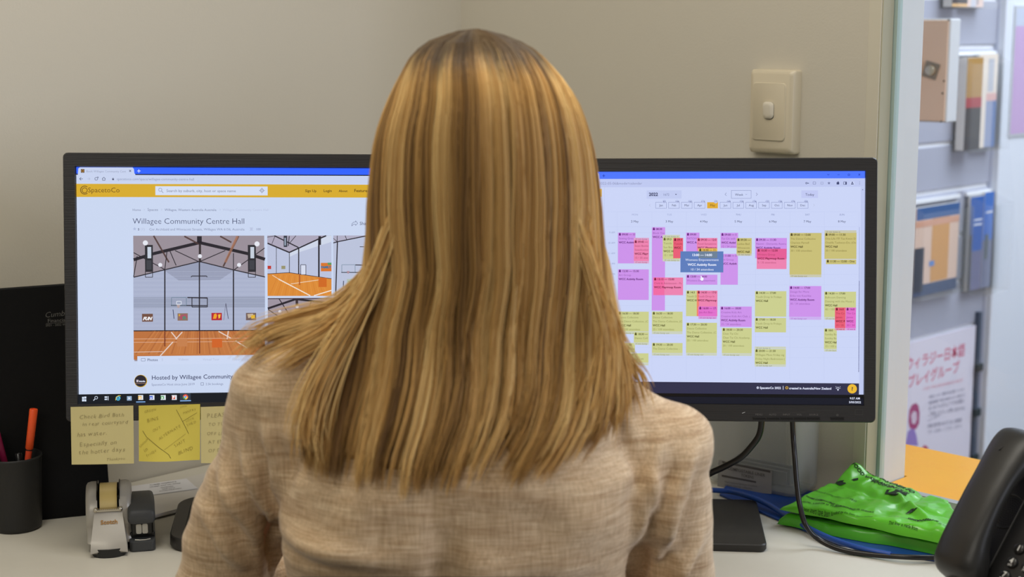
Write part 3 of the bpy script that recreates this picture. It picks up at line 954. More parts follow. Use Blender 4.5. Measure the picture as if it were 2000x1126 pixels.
C.lines([(522.4, 534.4), (565, 532), (647.4, 543.8)], 1.2, (70, 50, 60))
C.line(624.4, 461, 624.4, 478, 5, BM)
C.frame(587.4, 516.6, 597.4, 536, 1.0, BM); C.rect(588.2, 517.6, 596.6, 535.6, (212, 218, 236))
C.rect(522.6, 518.6, 529.6, 525, (190, 52, 44)); C.rect(549.6, 518.6, 557.4, 525, (150, 146, 110))
C.rect(626.6, 513, 647.4, 529.4, (214, 116, 40)); C.text('FAMILY', 627, 523.4, 647, (30, 110, 150), weight=0.06); C.rect(640, 512.6, 647.4, 517, (90, 150, 90))
C.line(544, 544.6, 606, 577, 2.0, (240, 226, 210)); C.line(568, 554, 624, 546, 1.2, (236, 214, 190)); C.line(613, 577, 647.4, 566.6, 2.0, (240, 226, 210)); C.line(532, 537, 545, 545, 1.2, (236, 214, 190))
C.rect(622, 542, 638, 560, (206, 104, 30)); C.line(585, 536, 585, 556, 2.4, (176, 90, 34))
C.flush('page_photograph', SCR, dL)
# third
C.rect(650.8, 459.4, 776, 577.4, (186, 194, 218))
C.poly([(651, 470), (656, 472), (716, 459.6), (651, 459.6)], (176, 174, 196))
C.lines([(651, 474), (660, 471.6), (718, 459.8)], 2.0, BM); C.line(658.6, 460, 658.4, 472, 1.2, BM); C.line(674, 459.8, 677, 467, 1.2, BM); C.line(651, 465, 658, 471, 1, BM)
C.line(659, 472, 655.6, 576, 2.2, BM); C.line(651.4, 576.4, 776, 574.8, 1.4, BM)
C.frame(667.6, 516.6, 693.6, 531.4, 1.0, (120, 140, 160)); C.line(666.6, 531.6, 712, 531.6, 1.6, BM); C.line(694, 517, 712, 517.4, 1.8, BM); C.line(702.6, 481.6, 716, 481.6, 1.2, BM)
C.poly([(677, 529), (683, 529), (681, 534), (679, 534)], (176, 140, 150)); C.line(671, 548, 670.4, 560, 1.6, (60, 66, 90))
C.rect(677.6, 544.4, 695, 558.4, (176, 190, 176)); C.line(679, 556, 694, 548, 2.0, (120, 70, 130)); C.line(680, 549, 692, 556, 1.4, (90, 150, 120))
C.flush('page_photograph', SCR, dL)
# fourth and fifth
C.rect(523, 581.8, 648, 702, (156, 146, 158))
C.poly([(523.4, 640), (580, 612), (648, 640), (648, 672), (523.6, 672)], (160, 166, 190)); C.rect(523.6, 672, 648, 702, FLR)
C.lines([(523, 602), (578, 583.6), (648, 592)], 4, BM); C.lines([(545, 583), (560, 606), (580, 640)], 1.8, BM); C.line(608, 586, 603, 606, 1.6, BM); C.line(524, 604, 542, 616, 1.6, BM)
C.line(579.6, 585, 580.2, 597, 5, (60, 46, 48)); C.circ(580.4, 598.4, 3.0, (230, 232, 244)); C.circ(546.6, 608, 3, (216, 220, 236)); C.rect(523, 581.8, 648, 583, (70, 52, 64))
C.flush('page_photograph', SCR, dL)
C.rect(651, 581.8, 776, 702, (184, 196, 222)); C.rect(651, 660, 776, 702, (190, 120, 64)); C.line(690, 584, 690, 660, 2, BM)
C.flush('page_photograph', SCR, dL)
# tabs, host, taskbar
C.rect(268.4, 695, 776, 706, (204, 216, 242))
C.frame(276, 699.4, 283.6, 704.6, 0.7, (120, 128, 156)); C.text('Photos', 287.8, 704.6, 308.2, (90, 98, 128), weight=0.01); C.text('5', 315.4, 704.2, 318.4, LG)
for s_, a_, b_ in (('Videos', 348, 368), ('Virtual Tour', 396, 428.4), ('Floorplan', 454, 484)): C.text(s_, a_, 703.6, b_, (180, 190, 218))
C.circ(275, 743.4, 12.6, (214, 176, 50)); C.circ(274.6, 743.2, 11.6, (36, 32, 42))
C.text('Melville', 271.8, 745.4, 283.8, (224, 230, 246), weight=0.04); C.rect(266.5, 741, 270.5, 745.6, (200, 190, 200)); C.line(264, 748, 286, 748, 0.8, (180, 140, 120))
C.text('Hosted by Willagee Community Centre', 296, 741, 493, NAVY, weight=0.006, y1=737.4)
C.text('SpacetoCo Host since June 2019', 296, 752.6, 380, (120, 128, 160), y1=751.4)
C.frame(392.4, 746.6, 397.6, 751.6, 0.7, (110, 118, 150)); C.text('2.5k bookings', 401.6, 751.4, 436, (120, 128, 160))
C.flush('browser_page', SCR, dL)
C.rect(149, 769.6, XR, 787.4, (7, 15, 26))
WH_ = (214, 226, 244)
for x, y in ((160.4, 774.4), (164.8, 773.8), (160.4, 779), (164.8, 779)): C.rect(x, y, x + 3.9, y + (4.0 if y < 778 else 4.2), WH_)
C.circ(188, 776, 3.2, WH_, ring=0.7); C.line(185.6, 778.4, 182.6, 781.6, 1.4, WH_)
C.rect(204.4, 773.4, 209.4, 776.2, WH_); C.rect(204.4, 777.8, 209.4, 780.4, WH_); C.line(211.4, 773, 211.4, 781, 1.2, WH_)
C.circ(230.8, 777, 4.6, (80, 190, 232), ring=0.55); C.line(227, 777, 234, 777, 1.6, (80, 190, 232)); C.lines([(226, 781), (227, 775), (232, 771.8), (236, 772.4)], 1.2, (226, 196, 70)); C.poly([(232, 778.2), (236.4, 778.2), (236, 780)], (7, 15, 26))
C.rect(248, 773, 257.4, 781.4, (150, 176, 206)); C.poly([(251, 774.8), (251, 779.4), (255, 777)], (236, 240, 246))
for x, cc, ch in ((270, (232, 178, 60), 'O'), (292, (60, 98, 208), 'W'), (314, (70, 160, 90), 'X'), (335.6, (214, 92, 70), 'P')):
    C.rect(x, 771, x + 9.8, 780.2, (226, 232, 240)); C.rect(x, 772.6, x + 6.6, 778.8, cc); C.text(ch, x + 1.0, 778.2, x + 5.6, (250, 250, 250), weight=0.05)
C.rect(351.6, 767, 372.6, 783, (46, 56, 70)); C.line(266, 784.4, 284, 784, 1.8, (130, 176, 232)); C.line(351.8, 782.2, 373, 781.8, 1.8, (130, 176, 232))
C.circ(362.4, 774.4, 5.2, (226, 78, 62)); C.poly([(362.4, 774.4), (367.4, 774), (365, 779), (362, 779.8)], (244, 200, 64)); C.poly([(362.4, 774.4), (362, 779.8), (358, 777.6), (357.2, 773.6)], (66, 160, 88)); C.circ(362.4, 774.5, 2.4, (236, 240, 250)); C.circ(362.4, 774.5, 1.8, (76, 132, 236))
C.flush('taskbar', SCR, dL)

# --- display of the right monitor: weekly calendar
C = Canvas(OR_, Rr, Ur, Nr)
PG = (202, 212, 246); X0 = 961.5
C.rect(X0, 349, 1686.6, 770, PG)
C.rect(X0, 334.6, 1689.2, 350, (76, 118, 255))
C.poly([(1040, 350), (1042, 337), (1168, 337), (1170, 340), (1171, 350)], (200, 210, 244))
C.rect(X0, 349.8, 1688.8, 364.4, (190, 200, 240))
C.text('×', 1161, 344, 1164.6, (140, 150, 190))
nb_ = (24, 50, 170)
C.line(1176.6, 343, 1181.8, 343, 1.0, nb_); C.line(1179.2, 340.2, 1179.2, 345.8, 1.0, nb_)
C.lines([(1615.8, 339.6), (1617.8, 342), (1619.8, 339.6)], 0.7, nb_); C.line(1635.6, 341, 1640, 341, 0.7, nb_); C.frame(1656.4, 339.6, 1659.6, 342.8, 0.7, nb_); C.line(1676.6, 339, 1680, 342.6, 0.8, nb_); C.line(1680, 339, 1676.6, 342.6, 0.8, nb_)
C.text('?date=2022-05-06&mode=calendar', 1150.5, 360.4, 1254, (140, 148, 186))
ik = (58, 66, 110)
C.circ(1575, 357.4, 1.9, ik, ring=0.5); C.line(1577, 357.4, 1580, 357.4, 1.2, ik)
C.frame(1588, 355, 1593, 359.6, 0.7, (110, 118, 160)); C.frame(1603, 355.6, 1607.6, 359.6, 0.6, (140, 148, 186))
C.poly([(1619 + (3.2 if i % 2 == 0 else 1.4) * math.sin(i * math.pi / 5), 357.4 - (3.2 if i % 2 == 0 else 1.4) * math.cos(i * math.pi / 5)) for i in range(10)], (110, 118, 160))
C.rect(1634, 355.6, 1639, 360, ik); C.circ(1637, 355.2, 1.2, ik); C.frame(1647.6, 355, 1653.4, 360, 0.8, ik); C.rect(1651, 355, 1653.4, 360, ik)
C.circ(1664.6, 357.6, 4.4, (204, 214, 248)); C.circ(1664.6, 356, 1.4, ik); C.rect(1662, 358, 1667.2, 360, ik)
for q in (354.8, 357.2, 359.6): C.circ(1679, q, 0.5, ik)
C.rect(X0, 369, 1175.4, 384, (222, 174, 62))
C.rect(1263, 371.6, 1331, 387.6, (192, 202, 240))
C.text('2022', 1267.4, 382.2, 1285, NAVY, weight=0.035); C.text('1672', 1295, 381.8, 1307, (110, 118, 160)); C.poly([(1318.4, 378.6), (1322, 378.6), (1320.2, 380.8)], NAVY)
C.lines([(1418.8, 376.2), (1416, 379.2), (1418.8, 382)], 0.6, (100, 108, 150)); C.lines([(1476.6, 376.2), (1479.4, 379.2), (1476.6, 382)], 0.6, (100, 108, 150))
C.frame(1428.4, 371.6, 1467, 387, 0.6, (120, 130, 176)); C.text('Week', 1435.6, 382, 1451.6, NAVY); C.lines([(1455.6, 378.6), (1457.4, 380.2), (1459.2, 378.6)], 0.5, (130, 140, 180))
C.rect(1565, 371.6, 1597.6, 386.4, (192, 200, 242)); C.text('Today', 1572.8, 382, 1590.2, NAVY)
C.lines([(1270.4, 398), (1268, 400.4), (1270.4, 402.8)], 0.5, LG); C.lines([(1588.6, 398), (1591, 400.4), (1588.6, 402.8)], 0.5, LG)
mon_ = [('Jan', 83), ('Feb', 144), ('Mar', 160), ('Apr', 119), ('May', 171), ('Jun', 149), ('Jul', 118), ('Aug', 174), ('Sep', 137), ('Oct', 138), ('Nov', 179), ('Dec', 100)]
for i, (s_, n_) in enumerate(mon_):
    x = 1280.6 + i * 25.14
    if s_ == 'May': C.rect(x, 394.6, x + 21, 406.6, (222, 170, 46))
    else: C.frame(x, 394.6, x + 21, 406.6, 0.55, (122, 132, 180))
    C.text(s_, x + 10.6, 402.6, None, NAVY if s_ != 'May' else (74, 50, 20), size=6.0, center=True)
    C.circ(x + 16.6, 393.2, 3.6, (192, 202, 240)); C.text(str(n_), x + 16.8, 395.2, None, (70, 78, 130), size=5.2, center=True)
FA = (188, 198, 236)
for i in range(8):
    x = 1205.8 + i * 67.4; C.line(x, 413, x - (0.6 if i > 4 else 0), 741, 0.35, FA)
for y in (413.2, 442.6): C.line(1184, y, 1677, y, 0.35, FA)
C.line(1180.6, 364.5, 1180.6, 741, 0.5, (186, 196, 234))
for i, s_ in enumerate(('9 AM', '10 AM', '11 AM', '12 PM', '1 PM', '2 PM', '3 PM', '4 PM', '5 PM', '6 PM', '7 PM', '8 PM', '9 PM')):
    y = 455.4 + i * 20.35
    w_ = glyphs(s_)[2] * 5.2
    C.text(s_, 1201 - w_, y, None, (150, 160, 200), size=5.2); C.line(1206, y - 1.4, 1677, y - 1.4, 0.3, FA)
for i, (a_, b_) in enumerate((('MON', '2 May'), ('TUE', '3 May'), ('WED', '4 May'), ('THU', '5 May'), ('FRI', '6 May'), ('SAT', '7 May'), ('SUN', '8 May'))):
    x = 1239.8 + i * 67.4
    C.text(a_, x, 420.6, None, (158, 168, 208) if i < 3 else (128, 138, 182), size=5.2, center=True); C.text(b_, x, 434.2, None, NAVY, size=6.2, center=True)
C.line(1678.4, 443, 1678.2, 548, 0.7, (150, 160, 206)); C.line(1678.2, 548, 1677, 726, 0.9, (48, 52, 116))
C.rect(1681.4, 365, 1688, 770, (190, 200, 238)); C.poly([(1683.4, 371), (1686.2, 371), (1684.8, 369)], (90, 98, 140))
C.flush('browser_page', SCR, dR)
Pp = (204, 146, 234); Pk = (236, 130, 176); Yl = (202, 206, 142); Yd = (200, 190, 118); Rd = (232, 92, 118); Mg = (224, 110, 204)
TX = {Pp: ((96, 30, 120), (140, 80, 170)), Pk: ((120, 20, 60), (170, 60, 100)), Yl: ((84, 84, 30), (132, 134, 70)), Yd: ((74, 64, 20), (124, 112, 50)), Rd: ((110, 14, 40), (160, 30, 60)), Mg: ((110, 20, 100), (160, 40, 140))}
FS = 5.55


def entry(x0, y0, x1, y1, col, lines, top=0, bot=0, extra=None, ix=0.0, icon=True):
    d1, d2 = TX[col]
    pale = tuple(int(c * 0.55 + p * 0.45) for c, p in zip(col, PG))
    if top: C.rect(x0, y0, x1, y0 + top, pale)
    if bot: C.rect(x0, y1 - bot, x1, y1, pale)
    C.rect(x0, y0 + top, x1, y1 - bot, col)
    if extra: C.rect(*extra)
    y = y0 + top + 5.4
    for i, s_ in enumerate(lines):
        bold = s_.startswith('*'); s_ = s_.lstrip('*')
        if i == 0:
            xx = x0 + 1.8 + ix
            if icon:
                C.half = 0.5
                C.line(xx, y - 1.5, xx + 3.8, y - 1.5, 3.6, d1); C.half = 0.6
                C.circ(xx + 1.9, y - 3.8, 1.3, d1, seg=8)
                xx += 5.8
            C.text(s_, xx, y, None, d1, size=FS, weight=0.02, maxx=x1 - 0.4)
        else:
            C.text(s_, x0 + 1.5 + ix, y, None, d1 if bold else d2, size=FS, weight=0.03 if bold else -0.004, maxx=x1 - 0.3)
        y += 7.75
    if bot: C.text('15 min bump out', x0 + 2, y1 - 0.7, None, d2, size=4.5, shear=0.25, maxx=x1 - 0.5)
    if top: C.text('15 min bump in', x0 + 2, y0 + top - 0.3, None, d2, size=4.5, shear=0.25, maxx=x1 - 0.5)
    C.flush('calendar_entry', SCR, dR)


DC5 = ['16:30 — 18:30', 'Dance Collective', 'The Dance Collective, (C', '*WCC Hall', '25 / 100 attendees']
entry(1207, 454, 1241, 514, Pp, ['09:00 — 11:00', 'Sewing Group', '*WCC Activity'])
entry(1238, 464, 1267.5, 514, Pk, ['09:45 — 11', 'Swan Bunkers', 'Swanbunkers', '*WCC Playgro', '15 / 35 attend'], top=4.4, bot=4.6)
entry(1207, 525.5, 1267, 585.4, Pp, ['12:30 — 15:30', 'Art Group', '*WCC Activity Room'])
entry(1207, 608, 1267, 652, Yl, DC5, bot=5)
entry(1196, 669, 1240, 688, Yl, ['19:30 — 20:', 'Dance Collective'], ix=9, icon=False)
entry(1238, 648.4, 1267, 673, Yl, ['18:30 — 19', 'Dance Collect'], bot=4.6)
entry(1196, 689, 1266.5, 713, Yl, ['20:30 — 21:30', 'The Dance Collective - W'], bot=5.2)
entry(1273.4, 443.5, 1298.6, 606, Pp, ['08:30', 'Block Out', '*WCC Act'])
entry(1294.4, 458.4, 1328, 510, Yl, ['09:3', 'Tuesda', 'Sue Bra', '*WCC H', '12 / 100'], top=5, bot=4.4)
entry(1315, 464.4, 1334, 504, Rd, ['09:3', 'Tuesday', '*WCC P'])
entry(1276, 541.4, 1334, 576, Pk, ['13:15 — 15:00', 'Child & Adolescent - Ps', '*WCC Playgroup Room'], extra=(1276, 541.4, 1297.6, 576, (240, 106, 164)))
entry(1273.4, 608, 1333, 652, Yl, DC5, bot=5)
entry(1273.4, 669, 1333, 694, Yl, ['19:30 — 20:30', 'The Dance Collective - W'], bot=5)
entry(1340, 454, 1366, 492, Pp, ['09:00', 'PATCHWO', '*WCC Ac'])
entry(1361, 464.4, 1401, 490, Pk, ['09:30 — 12:00', 'Food Sensations', '*WCC Playgroup'])
entry(1364, 484.6, 1401, 492, Yd, ['10:30 — 11:'], extra=(1364, 484.6, 1401, 492, (228, 184, 84)))
entry(1340, 536, 1401, 555.6, Pp, ['13:00 — 14:00', 'Womens Empowerment'])
entry(1340, 567, 1362, 617, Yl, ['14:3', 'Youth D', '*WCC H'])
entry(1361, 567, 1401, 617, Pk, ['14:30 — 17:00', 'Youth Drop In We', '*WCC Playgroup'], extra=(1361, 567, 1365, 617, (240, 130, 110)))
entry(1364, 598, 1400, 622.4, Mg, ['16:00 — 17:', 'Jos Art Box - W'], bot=5)
entry(1340, 629.6, 1400, 694, Yl, ['17:30 — 20:30', 'Dance Collective', 'The Dance Collective, (C', '*WCC Hall', '25 / 100 attendees'], bot=5)
entry(1407.4, 454.4, 1441.6, 484, Pp, ['09:00 — 1', 'Tai Chi with', '*WCC Activi', '12 / 34 atten'])
entry(1407.4, 495.4, 1441, 555.6, Pp, ['11:00 — 12', 'Art Group', '*WCC Activity'])
entry(1438.6, 464.6, 1468, 499, Yd, ['09:30 —', 'Ladies Badm', 'Winnacott L', '*WCC Hall'], bot=4)
entry(1406.6, 598, 1468, 638, Pp, ['16:00 — 18:00', 'Creative Kids Art', 'Creative Kids Art Club, (', '*WCC Activity Room', '15 / 34 attendees'])
entry(1410, 639.8, 1468, 694.6, Yl, ['18:00 — 20:30', 'Chen Tai Chi', 'Chen Tai Chi Academy,', '*WCC Hall', '20 / 100 attendees'], bot=5)
entry(1475, 464.4, 1536.6, 504, Pp, ['09:30 — 11:30', 'Naomi - Dementia Austra', '*WCC Activity Room'])
entry(1478, 485.4, 1536, 525, Pk, ['10:30 — 12:30', 'Writers Group', '*WCC Playgroup Room', '5 / 35 attendees'], extra=(1478, 485.4, 1536, 506, (228, 92, 150)))
entry(1474.6, 568, 1535.4, 618, Yl, ['14:30 — 17:00', 'Youth Drop In Fridays', '*WCC Hall'])
entry(1474.2, 620, 1535, 648.6, Yl, ['17:00 — 18:30', 'Youth Drop In Fridays', '*WCC Hall'])
entry(1474, 676, 1534.6, 715.6, Yl, ['20:00 — 21:30', 'Willagee Mens Friday nig', 'Friday Night Badminton (', '*WCC Hall'], top=5, bot=4)
entry(1542.4, 454.6, 1604, 541, Yd, ['09:00 — 13:00', 'The Dance Collective', 'Charisse Parnell', '*WCC Hall', '30 / 100 attendees'], bot=5)
entry(1541.4, 558, 1603.6, 624, Pp, ['14:00 — 17:00', 'Design for More', 'Erika von Kaschke', '*WCC Activity Room', '30 / 34 attendees'], bot=5.6)
entry(1610.4, 449.4, 1672.4, 505.4, Yd, ['09:00 — 11:30', 'One Life ITF Tae Kwon D', 'Onelife Taekwon-Do, (On', '*WCC Hall', '30 / 100 attendees'], top=5)
entry(1613, 506.4, 1672, 515.6, Yd, ['11:30 — 12:00 - One'])
entry(1609.8, 569, 1671.4, 624, Yl, ['14:30 — 17:00', 'Ballroom Dancing', 'Dancing with the Moon (', '*WCC Hall', '40 / 100'], bot=5)
entry(1609.4, 641, 1634, 686, Yl, ['18:0', 'Sunday Ba', 'Sunday Ba', '*WCC Hall', '15 / 100 a'], bot=5)
entry(1630.6, 600, 1651, 644.6, Rd, ['16:0', 'The Com', 'James', '*WCC Pl', '10 / 35'], bot=4.4)
entry(1651.6, 600, 1671.4, 644.6, Mg, ['16:0', 'The Com', 'James', '*WCC Ac', '30 / 34'], bot=4.4)
# tooltip and hand pointer
C.rect(1329, 490.4, 1412.6, 531.6, (92, 124, 188)); C.rect(1364, 490.4, 1401, 504, (108, 128, 150))
for i, (s_, w_, z_) in enumerate((('13:00 — 14:00', 0.03, 6.6), ('Womens Empowerment', 0.0, 6.5), ('WCC Activity Room', 0.03, 6.5), ('10 / 34 attendees', 0.0, 6.5))):
    C.text(s_, 1371, 499.8 + i * 9.4, None, (232, 238, 255), size=z_, weight=w_, center=True)
C.poly([(1368.6, 538), (1370, 538), (1370.6, 541), (1374, 542), (1374, 545.6), (1372.6, 547.6), (1369.4, 547.6), (1366.6, 543.6), (1368.8, 543.8)], (240, 244, 255))
C.flush('tooltip', SCR, dR)
C.rect(X0, 742.4, 1677.4, 770.6, (44, 44, 72))
C.text('© SpacetoCo 2022', 1477.6, 758.6, 1525, (222, 228, 250), weight=0.03); C.line(1529.4, 753, 1529.4, 760.4, 1.0, (222, 228, 250))
C.circ(1536.6, 756.6, 2.8, (222, 176, 50), ring=0.55); C.text('created in Australia/New Zealand', 1541, 759.4, 1623.4, (222, 228, 250), weight=0.03)
C.circ(1636.4, 757.4, 2.6, (222, 228, 250), ring=0.7); C.rect(1635.4, 760, 1637.6, 762, (222, 228, 250))
for q in ((1632, 754, 1633.2, 755), (1631.6, 757.4, 1633, 757.4), (1640, 757.4, 1641.4, 757.4), (1640, 755, 1641, 754)): C.line(*q, 0.8, (222, 228, 250))
C.circ(1664.2, 758.6, 9.2, (236, 186, 48), seg=32); C.text('?', 1664.2, 762, None, (40, 40, 60), size=10, weight=0.03, center=True)
C.flush('browser_page', SCR, dR)
C.rect(X0, 770.6, 1686.8, 790.2, (10, 14, 32))
C.text('9:57 AM', 1659.4, 779.2, 1679.2, (222, 228, 250), weight=0.02); C.text('5/05/2022', 1657.8, 786.6, 1681.4, (222, 228, 250), weight=0.02)
C.flush('taskbar', SCR, dR)

# buttons and prints on the right monitor's lower border
CB = Canvas(OR_ + Nr * 0.0042, Rr, Ur, Nr)
for a_, b_ in ((1471, 1496.4), (1498.6, 1523), (1524.6, 1549.4), (1551, 1576), (1577.4, 1602), (1622.4, 1649)):
    p = CB.loc(a_, 818.6); q = CB.loc(b_, 814.2)
    m = MB(); m.box(CB.P(p, 0.0), Rr * (q[0] - p[0]), Ur * (q[1] - p[1]), Nr * 0.0012)
    build('button', m, BTN, monR, bevel=0.0004)
for s_, a_, b_, c_ in (('MENU', 1475, 1489, 0), ('AUTO', 1502, 1516, 0), ('INPUT', 1529, 1543, 0), ('VOL', 1556, 1566, 0), ('SOURCE', 1580, 1598, 0)):
    CB.text(s_, a_, 810.6, b_, (96, 94, 92)); CB.flush('button_label', DIM, monR)
CB.circ(1635.6, 810, 2.0, (96, 94, 92), ring=0.6); CB.flush('power_symbol', DIM, monR)
CB.poly([(1449, 806), (1455, 804), (1455.6, 804.6), (1450, 806.8)], (190, 190, 190)); CB.flush('maker_mark', DIM, monR)
CB.frame(1670, 799.4, 1685, 809.8, 0.5, (66, 64, 62)); CB.flush('corner_sticker', DIM, monR)

# ------------------------------------------------------------------ sticky notes
NOTE1 = mat('note_paper_pale', rgb(198, 186, 130), rough=0.8, var=0.02, vscale=10)
NOTE2 = mat('note_paper_yellow', rgb(204, 188, 80), rough=0.8, var=0.02, vscale=10)
INK = attr_mat('pencil', rough=0.9)
CN = Canvas(OL + Nl * 0.0046, Rl, Ul, Nl)


def sticky(label, corners, material, fn, curl=0.0):
    tl, tr, br, bl = [CN.loc(*c) for c in corners]
    base = CN.P(bl, 0.0)
    t = thing('sticky_note', label, 'sticky note', base, 'sticky notes hanging from the left monitor')
    m = MB(); n = 14
    top = []; bot = []
    for j in range(n + 1):
        v = j / n
        for i in range(n + 1):
            u = i / n
            p = (tl * (1 - u) + tr * u) * v + (bl * (1 - u) + br * u) * (1 - v)
            lift = curl * (1 - v) ** 2 * (0.5 + 0.5 * math.cos((u - 0.4) * 5)) + 0.0006 + 0.0012 * (1 - v)
            top.append(CN.P(p, lift + 0.00015)); bot.append(CN.P(p, lift))
    N1 = n + 1
    f = []; g = []
    for j in range(n):
        for i in range(n):
            a = j * N1 + i
            f.append((a, a + 1, a + N1 + 1, a + N1)); g.append(tuple(q + N1 * N1 for q in (a, a + N1, a + N1 + 1, a + 1)))
    m.add(top + bot, f + g)
    build('paper', m, material, t, smooth='all')
    CN.k = 0
    CN.mb = MB()
    fn()
    # lift the pencil strokes onto the curled sheet
    T = np.array([CN.loc(0, 0), CN.loc(0, 0)])
    vs = []
    for p in CN.mb.v:
        d = np.array(p) - CN.O
        q = np.array([d @ CN.R, d @ CN.U])
        v = (q[1] - bl[1]) / (tl[1] - bl[1]); u = (q[0] - bl[0]) / (br[0] - bl[0])
        v = min(max(v, 0), 1)
        lift = curl * (1 - v) ** 2 * (0.5 + 0.5 * math.cos((u - 0.4) * 5)) + 0.0006 + 0.0012 * (1 - v)
        vs.append(tuple(CN.P(q, lift + 0.0006)))
    CN.mb.v = vs
    build('handwriting', CN.mb, INK, t)
    CN.mb = MB()
    return t


pk_ = (140, 128, 88)


def n1():
    CN.hand('Check Bird Bath', 155, 817, 243, pk_, weight=-0.014, y1=812)
    CN.hand('in rear courtyard', 161, 831, 251, pk_, weight=-0.014, y1=826)
    CN.hand('has water.', 150.5, 852, 210, pk_, weight=-0.014, y1=848)
    CN.hand('Especially on', 156, 871, 229, pk_, weight=-0.014, y1=866)
    CN.hand('the hotter days', 155, 886, 245, pk_, weight=-0.014, y1=880)
    CN.hand('Thankyou', 208, 898, 245, pk_, weight=-0.014, y1=896)


def n2():
    q = (158, 142, 62)
    CN.hand('GREEN', 282, 806, 306, q, y1=800); CN.hand('BINS', 288, 824, 311, q, y1=818, weight=-0.01)
    CN.hand('OUT', 300, 843, 316, q, y1=834); CN.hand('ALTERNATE', 312, 858, 354, q, y1=832)
    CN.hand('LOCK', 352, 796, 366, q, y1=793); CN.hand('PANTRY', 358, 808, 384, q, y1=800, weight=-0.01)
    CN.hand('LOCK', 364, 824, 380, q, y1=817); CN.hand('SHED', 366, 832, 384, q, y1=824)
    CN.hand('SHUT', 343, 872, 364, q, y1=860); CN.hand('BLIND', 349, 886, 379, q, y1=876)
    CN.hand('Unlock', 275, 873, 291, q, y1=856); CN.hand('in', 284, 882, 291, q, y1=876); CN.hand('fridge', 288, 890, 307, q, y1=878)
    k2 = (92, 80, 36)
    CN.lines([(279, 840), (287, 852), (312, 872), (331, 885), (335, 892)], 0.7, k2); CN.lines([(344.6, 799), (357, 822), (369, 846)], 0.6, k2)
    CN.line(357, 822, 385, 805, 0.5, k2); CN.line(322, 876, 363, 846, 0.5, q)


def n3():
    q = (152, 140, 100)
    CN.hand('PLEASE', 404, 815, 447, q, y1=812); CN.hand('TO TURN', 407, 831, 452, q, y1=829); CN.hand('OFF LIGHT', 404, 849, 456, q, y1=847); CN.hand('AT END', 407, 866, 446, q, y1=863); CN.hand('OF DAY', 407, 882, 446, q, y1=879)


sticky('pale yellow sticky note about the bird bath, leftmost below the monitor', ((138, 794), (260.4, 791.4), (262, 904), (140.6, 906)), NOTE1, n1, 0.002)
sticky('brighter yellow sticky note with crossing pencil lines', ((271, 791.6), (391, 788.4), (390.6, 897), (272, 899)), NOTE2, n2, 0.010)
sticky('pale sticky note half hidden behind the arm of the person', ((392, 794), (515, 790), (516, 902), (393, 903)), NOTE1, n3, 0.003)
# ------------------------------------------------------------------ black planner leaning behind the left monitor
b0 = on_z(61, 1009); b1 = on_z(216, 995)
bd = nrm(b1 - b0) ; yaw_b = math.radians(19)
bx = np.array([math.cos(yaw_b), math.sin(yaw_b), 0]); bn0 = np.array([math.sin(yaw_b), -math.cos(yaw_b), 0])
lean = math.radians(3)
bu = Z * math.cos(lean) - bn0 * math.sin(lean); bn = bn0 * math.cos(lean) + Z * math.sin(lean)
ro = math.radians(1.3)
bx2 = bx * math.cos(ro) + bu * math.sin(ro); bu2 = bu * math.cos(ro) - bx * math.sin(ro)
BR0 = on_z(217, 1002) + Z * 0.001
hB = 0.292
tp = on_plane(62, 559, BR0, bn); hB = (tp - BR0) @ bu2
BLK = mat('planner_black', rgb(10, 10, 11), spec=0.2, rough=0.6, bump=0.2, bscale=900)
pn = thing('planner', 'large black planner with faint grey lettering standing behind the pen cup', 'planner', BR0)
m = MB(); m.box(BR0 - bx2 * 0.20 - bn * 0.009, bx2 * 0.20, bn * 0.009, bu2 * hB)
build('cover', m, BLK, pn, bevel=0.002)
CP = Canvas(BR0, bx2, bu2, bn)
gy = (104, 102, 98)
CP.text('Cumberland', 87, 620, 168, gy, weight=-0.012, shear=0.3, y1=612)
CP.text('Financial Services', 93, 629.6, 168, gy, weight=-0.004, y1=625)
CP.text('2021 - 2022 WALL PLANNER', 89, 637, 168, gy, weight=-0.004, y1=633)
CP.line(90, 631.4, 168, 626.6, 0.5, gy)
CP.flush('lettering', DIM, pn)

# ------------------------------------------------------------------ papers by the left wall
PAP = mat('paper_sheet', rgb(206, 202, 196), rough=0.8)


def sheet(name, label, cat, c, w, d, yaw, z, th=0.0006, material=PAP, group=None, parent_parts=False):
    ax = np.array([math.cos(yaw), math.sin(yaw), 0]); ay = np.array([-math.sin(yaw), math.cos(yaw), 0])
    c = np.array([c[0], c[1], z])
    m = MB(); m.box(c - ax * w / 2 - ay * d / 2, ax * w, ay * d, Z * th)
    return m, c, ax, ay


pc = on_z(330, 948)
t = thing('paper_stack', 'large white sheets lying against the left wall behind the stapler', 'paper', (pc[0], pc[1], DESK_Z))
for i, (dx, dy, yw) in enumerate(((0.0, 0.0, 45), (0.012, -0.018, 44.2), (-0.008, -0.030, 46))):
    m, c_, ax, ay = sheet('', '', '', (pc[0] + dx + 0.085, pc[1] + dy + 0.020, 0), 0.36, 0.115, math.radians(yw), DESK_Z + 0.0005 + i * 0.0022, th=0.002)
    build('sheet', m, PAP, t)
pc2 = on_z(318, 962)
m, c_, ax, ay = sheet('', '', '', (pc2[0], pc2[1], 0), 0.085, 0.055, math.radians(28), DESK_Z + 0.0075)
t = thing('paper_slip', 'small printed slip lying upside down between stapler and sticky notes', 'paper slip', c_)
build('slip', m, mat('slip_white', rgb(222, 222, 226), rough=0.8), t)
m = MB()
mir = [('Name & Bus Number', 0.020, 0.032), ('Town (PO)', 0.012, 0.018), ('Windows', 0.004, 0.018), ('Please use your address', -0.006, 0.044), ('Reception (8/8/1)', -0.016, 0.038)]
